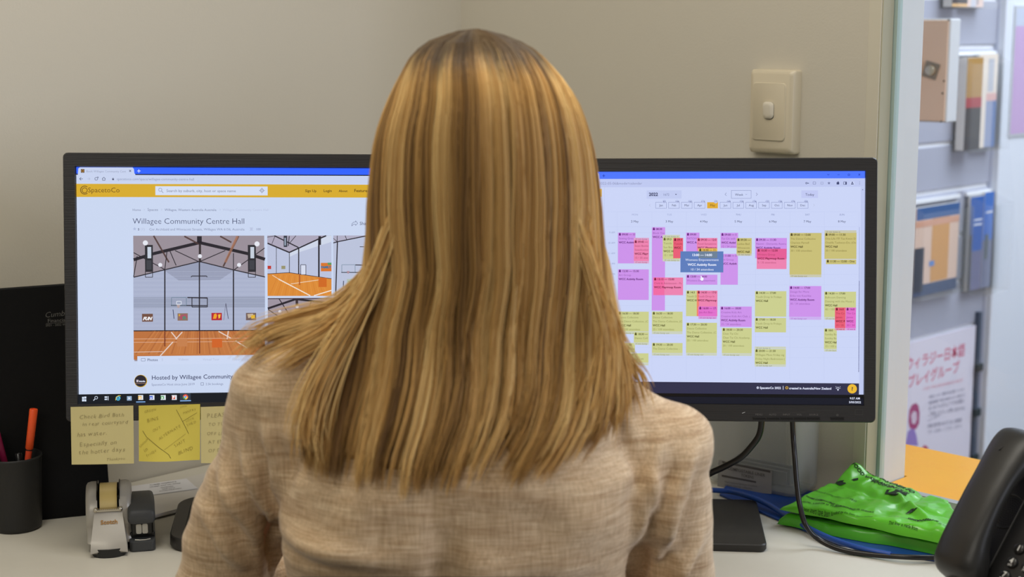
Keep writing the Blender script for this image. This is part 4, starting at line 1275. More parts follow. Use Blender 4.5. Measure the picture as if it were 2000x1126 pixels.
for s_, yy, ww in mir:
    v, f, w = glyphs(s_, 0.02)
    sc = ww / w
    m.add([c_ + Z * 0.0009 - ax * (p[0] * sc - ww / 2 - 0.006) - ay * (p[1] * sc + yy - 0.004) * -1 * -1 + ay * 0.0 for p in v], f, rgb(60, 60, 66))
build('slip_print', m, INK, t)

# ------------------------------------------------------------------ phone and note in the base of the left monitor
bcL = np.array([-0.318, 1.985, DESK_Z + 0.0105])
axL = np.array([math.cos(0.1267), math.sin(0.1267), 0]); ayL = np.array([-math.sin(0.1267), math.cos(0.1267), 0])
m = MB(); q = bcL + axL * -0.052 + ayL * 0.018
ra = math.radians(-4); nx = axL * math.cos(ra) + ayL * math.sin(ra); ny = -axL * math.sin(ra) + ayL * math.cos(ra)
vv = []
n = 8
for j in range(n + 1):
    for i in range(n + 1):
        u, v = i / n, j / n
        vv.append(q + nx * (u - 0.5) * 0.076 + ny * (v - 0.5) * 0.076 + Z * (0.0006 + 0.006 * v ** 3))
ff = [(j * (n + 1) + i, j * (n + 1) + i + 1, (j + 1) * (n + 1) + i + 1, (j + 1) * (n + 1) + i) for j in range(n) for i in range(n)]
m.add(vv, ff); m.add([p - Z * 0.0003 for p in vv], [f[::-1] for f in ff])
o = build('sticky_note', m, mat('note_olive', rgb(196, 190, 128), rough=0.8), loc=q, smooth='all')
tag(o, 'pale sticky note lying in the tray base of the left monitor', 'sticky note')
q = bcL + axL * -0.035 + ayL * -0.018 + Z * 0.0012
ra = math.radians(38); nx = axL * math.cos(ra) + ayL * math.sin(ra); ny = -axL * math.sin(ra) + ayL * math.cos(ra)
t = thing('mobile_phone', 'black mobile phone with a bright edge lying in the tray by the arm', 'phone', q)
m = MB(); m.loft([[q + nx * x + ny * y + Z * z_ for x, y in rrect(0, 0, 0.062, 0.120, 0.008)] for z_ in (0.0, 0.006)])
build('case', m, mat('phone_edge', rgb(176, 176, 176), rough=0.25, metal=0.8), t, smooth=True)
m = MB(); m.loft([[q + nx * x + ny * y + Z * z_ for x, y in rrect(0, 0, 0.0595, 0.1175, 0.007)] for z_ in (0.0055, 0.0072)])
build('screen_glass', m, mat('phone_glass', rgb(12, 12, 14), rough=0.08), t, smooth=True)

# ------------------------------------------------------------------ pen cup and pens
cf = on_z(18, 1045)
CR = 0.0335
cc = np.array([cf[0], cf[1] + CR, DESK_Z])
CUPM = mat('cup_black', rgb(34, 34, 34), rough=0.5, bump=0.1, bscale=500)
t = thing('pen_cup', 'black round pen cup at the left end of the desk', 'pen cup', cc)
m = MB()
prof = [(CR * 0.86, 0.0), (CR * 0.93, 0.002), (CR * 0.95, 0.006), (CR * 1.06, 0.094), (CR * 1.085, 0.0955), (CR * 1.085, 0.098), (CR * 1.06, 0.0988), (CR * 1.03, 0.097), (CR * 0.90, 0.006), (0.001, 0.005)]
m.lathe(cc + Z * 0.0002, prof, seg=48)
build('cup', m, CUPM, t, smooth=True, angle=60)


def pen(label, base, top, r, capcol, bodycol, caplen=0.42, grp=None):
    base = np.array(base); top = np.array(top); d = nrm(top - base); L_ = np.linalg.norm(top - base)
    t = thing('pen', label, 'pen', base)
    m = MB(); m.lathe(base, [(r * 0.3, 0), (r * 0.8, 0.003), (r * 0.82, 0.01), (r * 0.84, L_ * (1 - caplen))], d, seg=12)
    build('barrel', m, bodycol, t, smooth=True)
    m = MB(); m.lathe(base + d * L_ * (1 - caplen), [(r * 0.86, 0), (r * 1.02, 0.0015), (r * 1.05, L_ * caplen * 0.6), (r * 1.08, L_ * caplen - 0.001), (r * 0.98, L_ * caplen), (r * 0.7, L_ * caplen), (r * 0.66, L_ * caplen - 0.003)], d, seg=14)
    build('cap', m, capcol, t, smooth=True, angle=50)
    m = MB(); m.lathe(base + d * (L_ * (1 - caplen) - 0.0016), [(r * 0.9, 0), (r * 0.9, 0.0014)], d, seg=12)
    build('ring', m, mat('pen_ring', rgb(40, 24, 20), rough=0.5), t, smooth=True)
    return t


ORG = mat('orange_cap', rgb(255, 96, 44), rough=0.35, sss=0.1)
ORB = mat('orange_barrel', rgb(240, 84, 50), rough=0.3)
pt_ = at_depth(66, 798, cc[1] + 0.012); pm_ = at_depth(55, 893, cc[1] + 0.008)
pd = nrm(pm_ - pt_)
pb_ = pm_ + pd * ((pm_[2] - DESK_Z - 0.009) / -pd[2])
pen('orange red felt pen leaning right in the black cup', pb_, pt_, 0.0050, ORG, ORB, caplen=0.36)
p1_ = at_depth(-8, 840, cc[1]); p2_ = at_depth(9, 902, cc[1]); pd = nrm(p2_ - p1_)
pen('thin purple and crimson pen cut by the left edge of the picture', p2_ + pd * 0.070, p1_, 0.0042, mat('crimson', rgb(120, 20, 60), rough=0.35), mat('violet', rgb(60, 50, 120), rough=0.35))
pen('short black pen just clearing the rim of the cup', cc + np.array([0.010, 0.004, 0.008]), at_depth(36, 884, cc[1] + 0.018), 0.0055, mat('pen_black', rgb(20, 20, 22), rough=0.25), mat('pen_black', rgb(20, 20, 22)), 0.5)

# ------------------------------------------------------------------ tape dispenser
tf = on_z(212, 1088)
yw = math.radians(12.5)
TX_ = np.array([math.cos(yw), math.sin(yw), 0]); TY = np.array([-math.sin(yw), math.cos(yw), 0])
TO = np.array([tf[0] + 0.001, tf[1], DESK_Z])
SILV = mat('dispenser_silver', rgb(172, 168, 160), rough=0.38, metal=0.25, spec=0.5)
DKP = mat('dispenser_dark', rgb(30, 30, 30), rough=0.5)
td = thing('tape_dispenser', 'silver desk tape dispenser with a yellowish roll beside the stapler', 'tape dispenser', TO)


def T(x, y, z): return TO + TX_ * x + TY * y + Z * z * 0.90


# dark base with a rounded nose
m = MB()
rg = []
for z_, s_ in ((0.0, 0.94), (0.003, 1.0), (0.012, 1.0)):
    ring = [(-0.022 * s_, 0.128), (-0.023 * s_, 0.03), (-0.020 * s_, 0.006)] + [(0.018 * s_ * math.sin(a), 0.006 - 0.009 * math.cos(a)) for a in np.linspace(-1.2, 1.2, 7)] + [(0.020 * s_, 0.006), (0.023 * s_, 0.03), (0.022 * s_, 0.128)]
    rg.append([T(x, y, z_) for x, y in ring])
m.loft(rg)
build('base', m, DKP, td, smooth=True, angle=40)
# sloping front of the body
m = MB()
rg = []
for k_ in range(9):
    u = k_ / 8
    y_ = -0.001 + 0.030 * u ** 1.25; z_ = 0.012 + 0.048 * u
    hw = 0.0225 - 0.006 * u
    arch = 0.006 if k_ == 0 else 0.0
    ring = []
    for x in np.linspace(-1, 1, 9):
        ring.append(T(hw * x, y_ + 0.0015 * x * x, z_ + (arch * (1 - abs(x)) if k_ == 0 else 0) - (0.006 if k_ == 0 else 0)))
    for x in np.linspace(1, -1, 9):
        ring.append(T(hw * x, 0.048, min(z_, 0.05) + (arch * 0 if k_ == 0 else 0) - (0.006 if k_ == 0 else 0)))
    rg.append(ring)
m.loft(rg)
fr_ = build('front_ramp', m, SILV, td, smooth=True, angle=50)
# the two cheeks that hold the roll
for sx in (-1, 1):
    prof_ = []
    for a in np.linspace(math.radians(205), math.radians(-20), 26):
        prof_.append((0.066 + 0.040 * math.cos(a), 0.047 + 0.040 * math.sin(a)))
    prof_ += [(0.115, 0.012), (0.022, 0.012)]
    rg = []
    for x0, s_ in ((0.0134, 1.0), (0.0215, 1.0), (0.0258, 0.970), (0.0276, 0.90)):
        rg.append([T(sx * x0, 0.066 + (y_ - 0.066) * s_, 0.04 + (z_ - 0.04) * s_) for y_, z_ in prof_])
    if sx < 0: rg = [r[::-1] for r in rg]
    m = MB(); m.loft(rg)
    build('cheek', m, SILV, td, smooth=True, angle=60)
    m = MB(); m.lathe(T(sx * 0.0130, 0.064, 0.050), [(0.0355, 0), (0.0355, 0.0012)], TX_ * sx, seg=40)
    build('dark_liner', m, mat('liner_black', rgb(14, 13, 12), rough=0.25), td, smooth=True)
m = MB(); m.lathe(T(-0.0106, 0.064, 0.050), [(0.0150, 0), (0.0318, 0), (0.0318, 0.0212), (0.0150, 0.0212)], TX_, seg=48, cap=False)
build('tape_roll', m, mat('tape_yellow', rgb(214, 190, 122), rough=0.3, coat=0.4, bump=0.1, bscale=900), td, smooth=True, angle=50)
m = MB(); m.box(T(-0.0132, 0.0985, 0.012), TX_ * 0.0264, TY * 0.004, Z * 0.056)
build('rear_web', m, DKP, td, bevel=0.001)
m = MB(); m.lathe(T(-0.0125, 0.064, 0.050), [(0.0149, 0), (0.0149, 0.025)], TX_, seg=32)
build('roll_hub', m, DKP, td, smooth=True)
m = MB()
for i in range(12):
    x = -0.0135 + i * 0.00225
    m.prism([T(x, 0.0245, 0.0595), T(x + 0.00225, 0.0245, 0.0595), T(x + 0.0011, 0.0225, 0.0608)], TY * 0.0004)
m.box(T(-0.0140, 0.0245, 0.0575), TX_ * 0.028, TY * 0.007, Z * 0.0030)
mm_ = build('blade', m, mat('blade_steel', rgb(196, 190, 176), rough=0.2, metal=0.9), td)
mm_['kind'] = 'stuff'
for sx in (-1, 1):
    m = MB(); m.ell(T(sx * 0.0152, 0.028, 0.0592), (0.0028, 0.004, 0.0036), seg=12, rings=8)
    build('blade_pin', m, mat('blade_steel', (1, 1, 1, 1)), td, smooth='all')
CT = Canvas(T(0, 0.0105, 0.034), TX_, nrm(TY * 0.030 * 1.1 + Z * 0.048), nrm(np.cross(TX_, nrm(TY * 0.033 + Z * 0.048))))
CT.O = T(0, 0.0105, 0.034) + CT.N * 0.0003
CT.text('Scotch', 196.4, 1023.6, 229.6, (158, 112, 44), weight=0.03)
CT.flush('lettering', DIM, fr_)

# ------------------------------------------------------------------ stapler
sf = on_z(279, 1077)
SO = np.array([sf[0], sf[1], DESK_Z]); yw = math.radians(13.5)
SX = np.array([math.cos(yw), math.sin(yw), 0]); SY = np.array([-math.sin(yw), math.cos(yw), 0])
STM = mat('stapler_grey', rgb(58, 60, 62), rough=0.5, bump=0.15, bscale=700)
STB = mat('stapler_black', rgb(16, 16, 16), rough=0.25)


def G(x, y, z): return SO + SX * x + SY * y + Z * z


st = thing('stapler', 'dark grey stapler standing right of the tape dispenser', 'stapler', SO)
m = MB(); m.loft([[G(x, 0.060 + y, z_) for x, y in rrect(0, 0, 0.0320 * s_, 0.120 * s_, 0.006)] for z_, s_ in ((0, 0.97), (0.002, 1.0), (0.013, 1.0), (0.0145, 0.96))])
build('base', m, STM, st, smooth=True, angle=40)
m = MB()
rg = []
for y_, h0, h1, w_ in ((0.0, 0.037, 0.050, 0.0140), (0.002, 0.036, 0.053, 0.0162), (0.006, 0.035, 0.0545, 0.0168), (0.03, 0.035, 0.0590, 0.0168), (0.06, 0.033, 0.0575, 0.0165), (0.10, 0.025, 0.050, 0.0155), (0.125, 0.016, 0.042, 0.0145)):
    rg.append([G(x, y_, (h0 + h1) / 2 + z_) for x, z_ in rrect(0, 0, 2 * w_, h1 - h0, 0.0055, 4)])
m.loft(rg)
build('top_arm', m, STM, st, smooth=True, angle=45)
m = MB(); m.box(G(-0.0125, 0.010, 0.0190), SX * 0.025, SY * 0.10, Z * 0.020)
build('magazine', m, STB, st, bevel=0.001)
m = MB(); m.box(G(-0.0152, 0.014, 0.0135), SX * 0.0304, SY * 0.09, Z * 0.008)
build('lower_channel', m, STB, st, bevel=0.001)
for x in (-0.0072, 0.0004):
    m = MB(); m.loft([[G(x + 0.0034 + px_, y_, 0.0275 + pz_) for px_, pz_ in rrect(0, 0, 0.0068, 0.0125, 0.0018, 3)] for y_ in (0.008, 0.0105)])
    build('staple_guide', m, mat('guide_silver', rgb(178, 176, 168), rough=0.35, metal=0.5), st, smooth=True)
m = MB(); m.tube([G(-0.009, 0.003, 0.0155), G(-0.003, 0.002, 0.0150), G(0.004, 0.002, 0.0150), G(0.010, 0.003, 0.0155)], 0.0008, 6)
build('anvil_plate', m, mat('guide_silver', (1, 1, 1, 1)), st)

# ------------------------------------------------------------------ blue mat under the tub and the bags
BLU = mat('blue_plastic', rgb(24, 66, 142), rough=0.35, bump=0.1, bscale=80)
q = [on_z(*c) for c in ((1405, 968), (1512, 1014), (1640, 1066), (1760, 1088), (1880, 1104), (1960, 1112))]
bk = [W1(((p - CRN) @ D1), DESK_Z, -0.012) for p in q]
pol = q + [W1((q[-1] - CRN) @ D1 + 0.02, DESK_Z, -0.012), W1((q[0] - CRN) @ D1 - 0.05, DESK_Z, -0.012)]
m = MB(); m.prism([p + Z * 0.0002 for p in pol], Z * 0.0032)
fo = build('plastic_folder', m, BLU, loc=(q[0] + q[3]) / 2, bevel=0.001)
tag(fo, 'flat blue plastic folder under the green bags and the clear tub', 'folder')

# ------------------------------------------------------------------ clear tub with a label
tz = DESK_Z + 0.0038
tb = on_z(1552, 974, tz)
yt = math.radians(-38)
ux = np.array([math.cos(yt), math.sin(yt), 0]); uy = np.array([-math.sin(yt), math.cos(yt), 0])
TWD, TDP, THT = 0.150, 0.070, 0.175
tcn = tb - ux * (TWD / 2 - 0.004) + uy * TDP / 2
TUB = mat('tub_plastic', rgb(188, 192, 190), rough=0.3, alpha=0.30)
tt = thing('clear_tub', 'tall clear plastic tub with a compostable liner label below the right monitor', 'tub', (tcn[0], tcn[1], tz))
m = MB()
out_ = lambda s_, z_: [tcn * np.array([1, 1, 0]) + ux * x * s_ + uy * y * s_ + Z * (tz + z_) for x, y in rrect(0, 0, TWD, TDP, 0.014, 6)]
m.loft([out_(0.90, 0.0), out_(0.97, 0.003), out_(0.99, 0.010), out_(1.02, THT), out_(1.04, THT + 0.001), out_(1.04, THT + 0.006), out_(1.0, THT + 0.006), out_(0.965, 0.010), out_(0.93, 0.005)])
build('tub_body', m, TUB, tt, smooth=True, angle=50)
CL = Canvas(tcn * np.array([1, 1, 0]) + Z * tz - uy * (TDP / 2 + 0.0012), ux, Z, -uy)
def lq(a, b, c, d, col, o):
    P_ = [CL.loc(*k_) for k_ in (a, b, c, d)]
    CL.mb.quad(CL.P(P_[3], o), CL.P(P_[2], o), CL.P(P_[1], o), CL.P(P_[0], o), rgb(*col))
lq((1404, 898), (1508, 919), (1507, 964), (1401, 954), (150, 148, 146), 0.0004)
CL.mb.c = [rgb(150, 148, 146)]
CL.flush('label_sheet', PRINT, tt)
lq((1411, 899.5), (1505, 918.5), (1505, 922.5), (1411, 903), (84, 80, 78), 0.0006)
lq((1410, 926), (1477, 939), (1477, 942.4), (1410, 930), (84, 80, 78), 0.0006)
CL.k = 180
CL.text('COMPOSTABLE LINER', 1422, 916, 1495, (88, 84, 82), weight=0.01, y1=930)
CL.text('TOKENS', 1448, 929, 1473, (88, 84, 82), weight=0.01, y1=934)
CL.text('Please issue one token per household', 1416, 941, 1479, (104, 100, 98), y1=950)
CL.text('present card for collection', 1416, 947.5, 1470, (104, 100, 98), y1=955)
CL.flush('label_print', DIM, tt)
m = MB()
for i in range(3):
    a = tcn + ux * (-0.05 + i * 0.002) + uy * (-0.012 + i * 0.008)
    m = MB(); m.box(np.array([a[0], a[1], tz + 0.008]), ux * 0.095, uy * 0.004, Z * (0.020 + 0.003 * i))
    k_ = build('card_bundle', m, mat('card_grey', rgb(120, 122, 122), rough=0.7), loc=np.array([a[0], a[1], tz + 0.008]), bevel=0.001)
    tag(k_, ('front', 'middle', 'rear')[i] + ' bundle of grey cards seen through the wall of the clear tub', 'cards', 'cards in the tub')

# ------------------------------------------------------------------ cables
CBK = mat('cable_black', rgb(20, 18, 18), rough=0.3)
CBB = mat('cable_blue', rgb(32, 72, 148), rough=0.35)


def cable(name, label, pts, r, material, seg=12):
    pts = smooth_path(pts, 8)
    m = MB(); m.tube(pts, r, seg)
    o = build(name, m, material, loc=pts[0], smooth=True, angle=60)
    tag(o, label, 'cable')
    return o


bk1 = ptR(0.32, 0.01, -0.040); bk2 = ptR(0.375, 0.01, -0.036)
v1 = at_depth(1488, 822, bk1[1]); v2 = at_depth(1547, 822, bk2[1])
cable('power_cable', 'thick black cable curving down to the left behind the right monitor',
      [v1 + Z * 0.05, v1 + Z * 0.01] + [at_depth(x, y, d) for x, y, d in ((1484, 845, 1.955), (1470, 868, 1.96), (1446, 893, 1.965), (1414, 911, 1.97), (1385, 925, 1.975), (1350, 950, 1.99))] + [on_z(1320, 985, DESK_Z + 0.006)], 0.0042, CBK)
cable('display_cable', 'glossy black cable hanging from the right monitor and curving along the desk',
      [v2 + Z * 0.05, v2 + Z * 0.01] + [at_depth(x, y, d) for x, y, d in ((1549, 850, 1.945), (1552, 890, 1.935), (1556, 940, 1.925), (1562, 985, 1.915), (1574, 1025, 1.90))] +
      [on_z(1598, 1052, DESK_Z + 0.012), on_z(1640, 1072, DESK_Z + 0.005), on_z(1700, 1082, DESK_Z + 0.0045), on_z(1770, 1087, DESK_Z + 0.0075), on_z(1830, 1088, DESK_Z + 0.0075), on_z(1900, 1086, DESK_Z + 0.0075)], 0.0034, CBK)
cable('network_cable', 'dark blue cable lying across the stand base of the right monitor',
      [on_z(1330, 952, DESK_Z + 0.016), on_z(1400, 957, DESK_Z + 0.016), on_z(1430, 960, DESK_Z + 0.016), on_z(1465, 969, DESK_Z + 0.0155), on_z(1500, 984, DESK_Z + 0.011), on_z(1530, 1003, DESK_Z + 0.0078), on_z(1570, 1026, DESK_Z + 0.0078), on_z(1620, 1050, DESK_Z + 0.0078), on_z(1680, 1070, DESK_Z + 0.0078), on_z(1740, 1082.5, DESK_Z + 0.0078)], 0.0037, CBB)

# ------------------------------------------------------------------ green bags
GRN = mat('bag_green', rgb(92, 184, 40), rough=0.28, spec=0.5, coat=0.25, bump=0.25, bscale=45, var=0.06, vscale=14, sss=0.15)
GRD = mat('bag_green_deep', rgb(70, 164, 34), rough=0.3, spec=0.5, coat=0.2, bump=0.25, bscale=45, var=0.06, vscale=14, sss=0.1)


def rng_noise(p, s): return noise.noise(Vector((p[0] * s, p[1] * s, p[2] * s)))


class Bag:
    """a soft packet: four corners on the desk, a crumpled top"""

    def __init__(self, cs, zb, heights, seed, crease):
        self.cs = [np.array(c) for c in cs]; self.zb = zb; self.h = heights; self.seed = seed; self.cr = crease

    def top(self, u, v):
        a, b, c, d = self.cs
        p = (a * (1 - u) + b * u) * (1 - v) + (d * (1 - u) + c * u) * v
        h = (self.h[0] * (1 - u) + self.h[1] * u) * (1 - v) + (self.h[3] * (1 - u) + self.h[2] * u) * v
        e = min(u, 1 - u, v, 1 - v)
        edge = min(1.0, e / 0.045) ** 0.5
        q = np.array([p[0], p[1], self.seed])
        n1 = rng_noise(q, 14); n2 = abs(rng_noise(q + 3, 26)); n3 = abs(rng_noise(q + 9, 55))
        hh = h * (1 + 0.10 * n1) - 0.0055 * n2 - 0.0030 * n3 + 0.004 + self.cr(u, v)
        p = p + np.array([rng_noise(q + 5, 22), rng_noise(q + 7, 22), 0]) * 0.006 * (1 - edge * 0.6)
        return np.array([p[0], p[1], self.zb + 0.0006 + max(0.0015, hh) * edge])

    def mesh(self, nu=90, nv=50):
        m = MB(); vs = []
        for j in range(nv + 1):
            for i in range(nu + 1): vs.append(self.top(i / nu, j / nv))
        n_ = len(vs)
        vs += [np.array([p[0], p[1], self.zb + (0.0003 if (i % (nu + 1) not in (0, nu) and i // (nu + 1) not in (0, nv)) else 0.0005)]) for i, p in enumerate(vs)]
        f = []
        for j in range(nv):
            for i in range(nu):
                a = j * (nu + 1) + i
                f.append((a, a + 1, a + nu + 2, a + nu + 1)); f.append(tuple(q + n_ for q in (a, a + nu + 1, a + nu + 2, a + 1)))
        bd = [i for i in range(nu + 1)] + [(j + 1) * (nu + 1) + nu for j in range(nv)] + [nv * (nu + 1) + nu - 1 - i for i in range(nu)] + [(nv - 1 - j) * (nu + 1) for j in range(nv - 1)]
        for k_ in range(len(bd)):
            a, b = bd[k_], bd[(k_ + 1) % len(bd)]
            f.append((b, a, a + n_, b + n_))
        m.add(vs, f)
        return m


zb1 = DESK_Z + 0.0034
A_ = on_z(1512, 1022, zb1); B_ = on_z(1915, 1101, zb1)
C_ = W1((on_z(1945, 1010) - CRN) @ D1, zb1, -0.02); D_ = W1(0.775, zb1, -0.03)
C_[2] = D_[2] = zb1
bag1 = Bag([A_, B_, C_, D_], zb1, (0.010, 0.016, 0.018, 0.016), 1.3, lambda u, v: 0)
bo = build('green_bag', bag1.mesh(), GRD, loc=(A_ + C_) / 2, smooth='all')
tag(bo, 'lower bright green compostable bag packet lying on the blue folder', 'bag', 'green bag packets')
zb2 = zb1 + 0.0185
A2 = on_z(1524, 1003, zb2 - 0.006); B2 = on_z(1910, 1077, zb2)
A2[2] = zb2
C2 = W1((on_z(1945, 992) - CRN) @ D1, zb2, -0.015); D2_ = W1(0.795, zb2, -0.008)


def crease(u, v):
    r = 0.0
    r += 0.010 * math.exp(-((u - 0.62 + 0.5 * (v - 0.5)) / 0.05) ** 2) * math.exp(-((v - 0.45) / 0.28) ** 2)
    r += 0.014 * math.exp(-((u - 0.05) / 0.14) ** 2 - ((v - 0.97) / 0.16) ** 2)
    r -= 0.004 * math.exp(-((v - 0.68 + 0.25 * u) / 0.05) ** 2)
    r -= 0.004 * math.exp(-((u - 0.45 - 0.3 * v) / 0.05) ** 2) * (0.3 + v)
    return r


bag2 = Bag([A2, B2, C2, D2_], zb2, (0.006, 0.014, 0.014, 0.025), 7.7, crease)
BT = thing('green_bag', 'upper bright green compostable bag packet printed with black text', 'bag', (A2 + C2) / 2, 'green bag packets')
build('packet', bag2.mesh(), GRN, BT, smooth='all')
bm_ = bag2.mesh()
bvh = BVHTree.FromPolygons([Vector(v) for v in bm_.v], bm_.f)
m = MB()


def bagtext(s_, x0, y0, x1, y1, weight=0.02, hscale=1.0):
    v, f, w = glyphs(s_, weight)
    a = on_z(x0, y0, zb2 + 0.02); b = on_z(x1, y1, zb2 + 0.02)
    ex = nrm(b - a); ey = np.array([-ex[1], ex[0], 0]); sc = np.linalg.norm(b - a) / w
    pts = []
    for p in v:
        q_ = a + ex * p[0] * sc + ey * p[1] * sc * hscale
        h = bvh.ray_cast(Vector((q_[0], q_[1], 2)), Vector((0, 0, -1)))[0]
        pts.append((q_[0], q_[1], (h.z if h else zb2) + 0.0007))
    m.add(pts, f, rgb(24, 40, 20))


for s_, x0, y0, x1, y1, w in (('USE THIS LINER FO', 1690, 931, 1782, 962, 0.03), ('FOOD WASTE AND PLACE IN', 1662, 930, 1772, 964, 0.03), ('FOGO BIN', 1700, 944, 1746, 958, 0.03),
                              ('HOME COMPOSTING CONDITIONS', 1574, 960, 1668, 986, 0.03), ('Certified compostable AS 5810', 1588, 952, 1672, 972, 0.0), ('USUAL USAGE IS THREE TO FOUR WEEKS', 1562, 966, 1706, 991, 0.01),
                              ('These liners have been funded by the State Government', 1566, 974, 1704, 999, 0.0), ('Regulatory Authority, and authorised by the Waste Authority', 1560, 981, 1690, 1006, 0.0),
                              ('This liner is made from', 1735, 1008, 1792, 1020, 0.0), ('compostable', 1772, 1005, 1832, 1018, 0.03), ('DO NOT recycle this bag', 1735, 1000, 1790, 1008, 0.0), ('AS 4736', 1832, 1020, 1850, 1026, 0.0)):
    bagtext(s_, x0, y0, x1, y1, w)


def bagpoly(pts):
    P_ = [on_z(x, y, zb2 + 0.02) for x, y in pts]
    o_ = []
    for q_ in P_:
        h = bvh.ray_cast(Vector((q_[0], q_[1], 2)), Vector((0, 0, -1)))[0]
        o_.append((q_[0], q_[1], (h.z if h else zb2) + 0.0009))
    m.add(o_, [tuple(range(len(o_)))[::-1]], rgb(24, 40, 20))


bp_ = build('bag_text', m, INK, BT); bp_['kind'] = 'stuff'; m = MB()
bagpoly([(1632, 940), (1636, 936), (1643, 939.4), (1676, 939), (1676, 941), (1640, 943)])
build('tick_mark', m, INK, BT); m = MB()
bagpoly([(1728, 961), (1732, 958), (1752, 960), (1772, 964), (1770, 967), (1756, 966), (1754, 970), (1748, 969)])
build('cross_mark', m, INK, BT); m = MB()
bagpoly([(1768, 999), (1780, 994), (1792, 998), (1782, 998)])
build('arrow_mark', m, INK, BT)

# ------------------------------------------------------------------ desk telephone
g_ = math.radians(57); e_ = math.radians(52)
PRr = np.array([math.cos(g_), -math.sin(g_), 0])
PU = np.array([math.sin(g_) * math.cos(e_), math.cos(g_) * math.cos(e_), math.sin(e_)])
PN = np.array([-math.sin(g_) * math.sin(e_), -math.cos(g_) * math.sin(e_), math.cos(e_)])
K1 = at_depth(1989, 1069, 1.565) - PN * 0.018
KU, KR = 0.082, 0.072              # where the key 1 sits on the face
PO = K1 - PRr * KR - PU * KU
drop = (PO[2] - DESK_Z)
print('phone origin', PO, 'drop', drop)
PHM = mat('phone_plastic', rgb(38, 37, 35), rough=0.36, bump=0.12, bscale=1500)
PH2 = mat('phone_plastic_light', rgb(96, 96, 92), rough=0.4)


def H(r, u, n): return PO + PRr * r + PU * u + PN * n


PW, PL = 0.185, 0.205
ph = thing('desk_telephone', 'black desk telephone with handset and round keys at the right edge', 'telephone', (PO + PRr * PW / 2)[:2].tolist() + [DESK_Z])
hz = nrm((math.sin(g_), math.cos(g_), 0))
m = MB()
front = H(0, -0.0, -0.006)
fz = front[2] - DESK_Z


def side(r):
    a = H(r, -0.004, -0.004); b = H(r, PL, -0.004); c = H(r, PL, 0.012); d = H(r, -0.004, 0.012)
    lo1 = a.copy(); lo1[2] = DESK_Z; lo2 = b.copy(); lo2[2] = DESK_Z
    return [lo1, lo2 - hz * 0.02, b, c, d]


m.prism(side(0), PRr * PW)
build('housing', m, PHM, ph, bevel=0.006, seg=3)
m = MB(); m.loft([[H(0.115 + x, PL / 2 + y, n_) for x, y in rrect(0, 0, 0.130, PL - 0.012, 0.006)] for n_ in (0.011, 0.0145)])
build('key_panel', m, mat('phone_panel', rgb(32, 31, 30), rough=0.35, bump=0.1, bscale=1500), ph, smooth=True)
m = MB(); m.box(H(0.0480, 0.004, 0.0118), PRr * 0.0011, PU * (PL - 0.012), PN * 0.0030)
build('panel_edge', m, PH2, ph)
m = MB(); m.box(H(KR + 0.004, KU + 0.024, 0.0147), PRr * 0.074, PU * 0.040, PN * 0.002)
build('display_window', m, mat('phone_lcd', rgb(120, 124, 116), rough=0.2), ph, bevel=0.001)
keys = [('1', ''), ('2', 'ABC'), ('3', 'DEF'), ('4', 'GHI'), ('5', 'JKL'), ('6', 'MNO'), ('7', 'PQRS'), ('8', 'TUV'), ('9', 'WXYZ'), ('*', ''), ('0', ''), ('#', '')]
KM = mat('key_black', rgb(30, 29, 28), rough=0.28)
for i, (a_, b_) in enumerate(keys):
    r_ = KR + (i % 3) * 0.0185; u_ = KU - (i // 3) * 0.0163
    m = MB(); c0 = H(r_, u_, 0.0140)
    rg = []
    for s_, n_ in ((1.0, 0.0), (1.0, 0.0022), (0.88, 0.0036), (0.6, 0.0040)):
        rg.append([c0 + PRr * 0.0066 * s_ * math.cos(t_) + PU * 0.0060 * s_ * math.sin(t_) + PN * n_ for t_ in np.linspace(0, 2 * math.pi, 21)[:-1]])
    m.loft(rg)
    kk = build('key', m, KM, ph, smooth=True, angle=50)
    m = MB(); v, f, w = glyphs(a_, 0.03)
    hh = 0.0082; cy_ = 0.0 if not b_ else 0.0010
    m.add([c0 + PRr * ((p[0] - w / 2) * hh) + PU * ((p[1] - 0.35) * hh + cy_) + PN * 0.0043 for p in v], f, rgb(214, 214, 210))
    if b_:
        v, f, w = glyphs(b_, 0.02); hh = 0.0030
        m.add([c0 + PRr * ((p[0] - w / 2) * hh) + PU * ((p[1]) * hh - 0.0050) + PN * 0.0043 for p in v], f, rgb(190, 190, 186))
    build('key_print', m, DIM, kk)
# loudspeaker grille: rings of small holes beside the handset
m = MB()
gc = H(0.0350, 0.118, 0.0122)
for k_ in range(1, 7):
    rr_ = 0.0026 * k_
    for j in range(int(6 * k_)):
        a_ = 2 * math.pi * j / (6 * k_)
        m.disc(gc + PRr * rr_ * math.cos(a_) + PU * rr_ * math.sin(a_), PRr, PU, 0.0010, 6, rgb(3, 3, 3))
g1 = build('speaker_grille', m, DIM, ph); g1['kind'] = 'stuff'
m = MB(); m.lathe(gc - PN * 0.001, [(0.0205, 0), (0.0205, 0.0012), (0.0195, 0.0018), (0.0188, 0.0012), (0.0188, 0.0008)], PN, seg=40, cap=False)
build('grille_rim', m, PHM, ph, smooth=True)

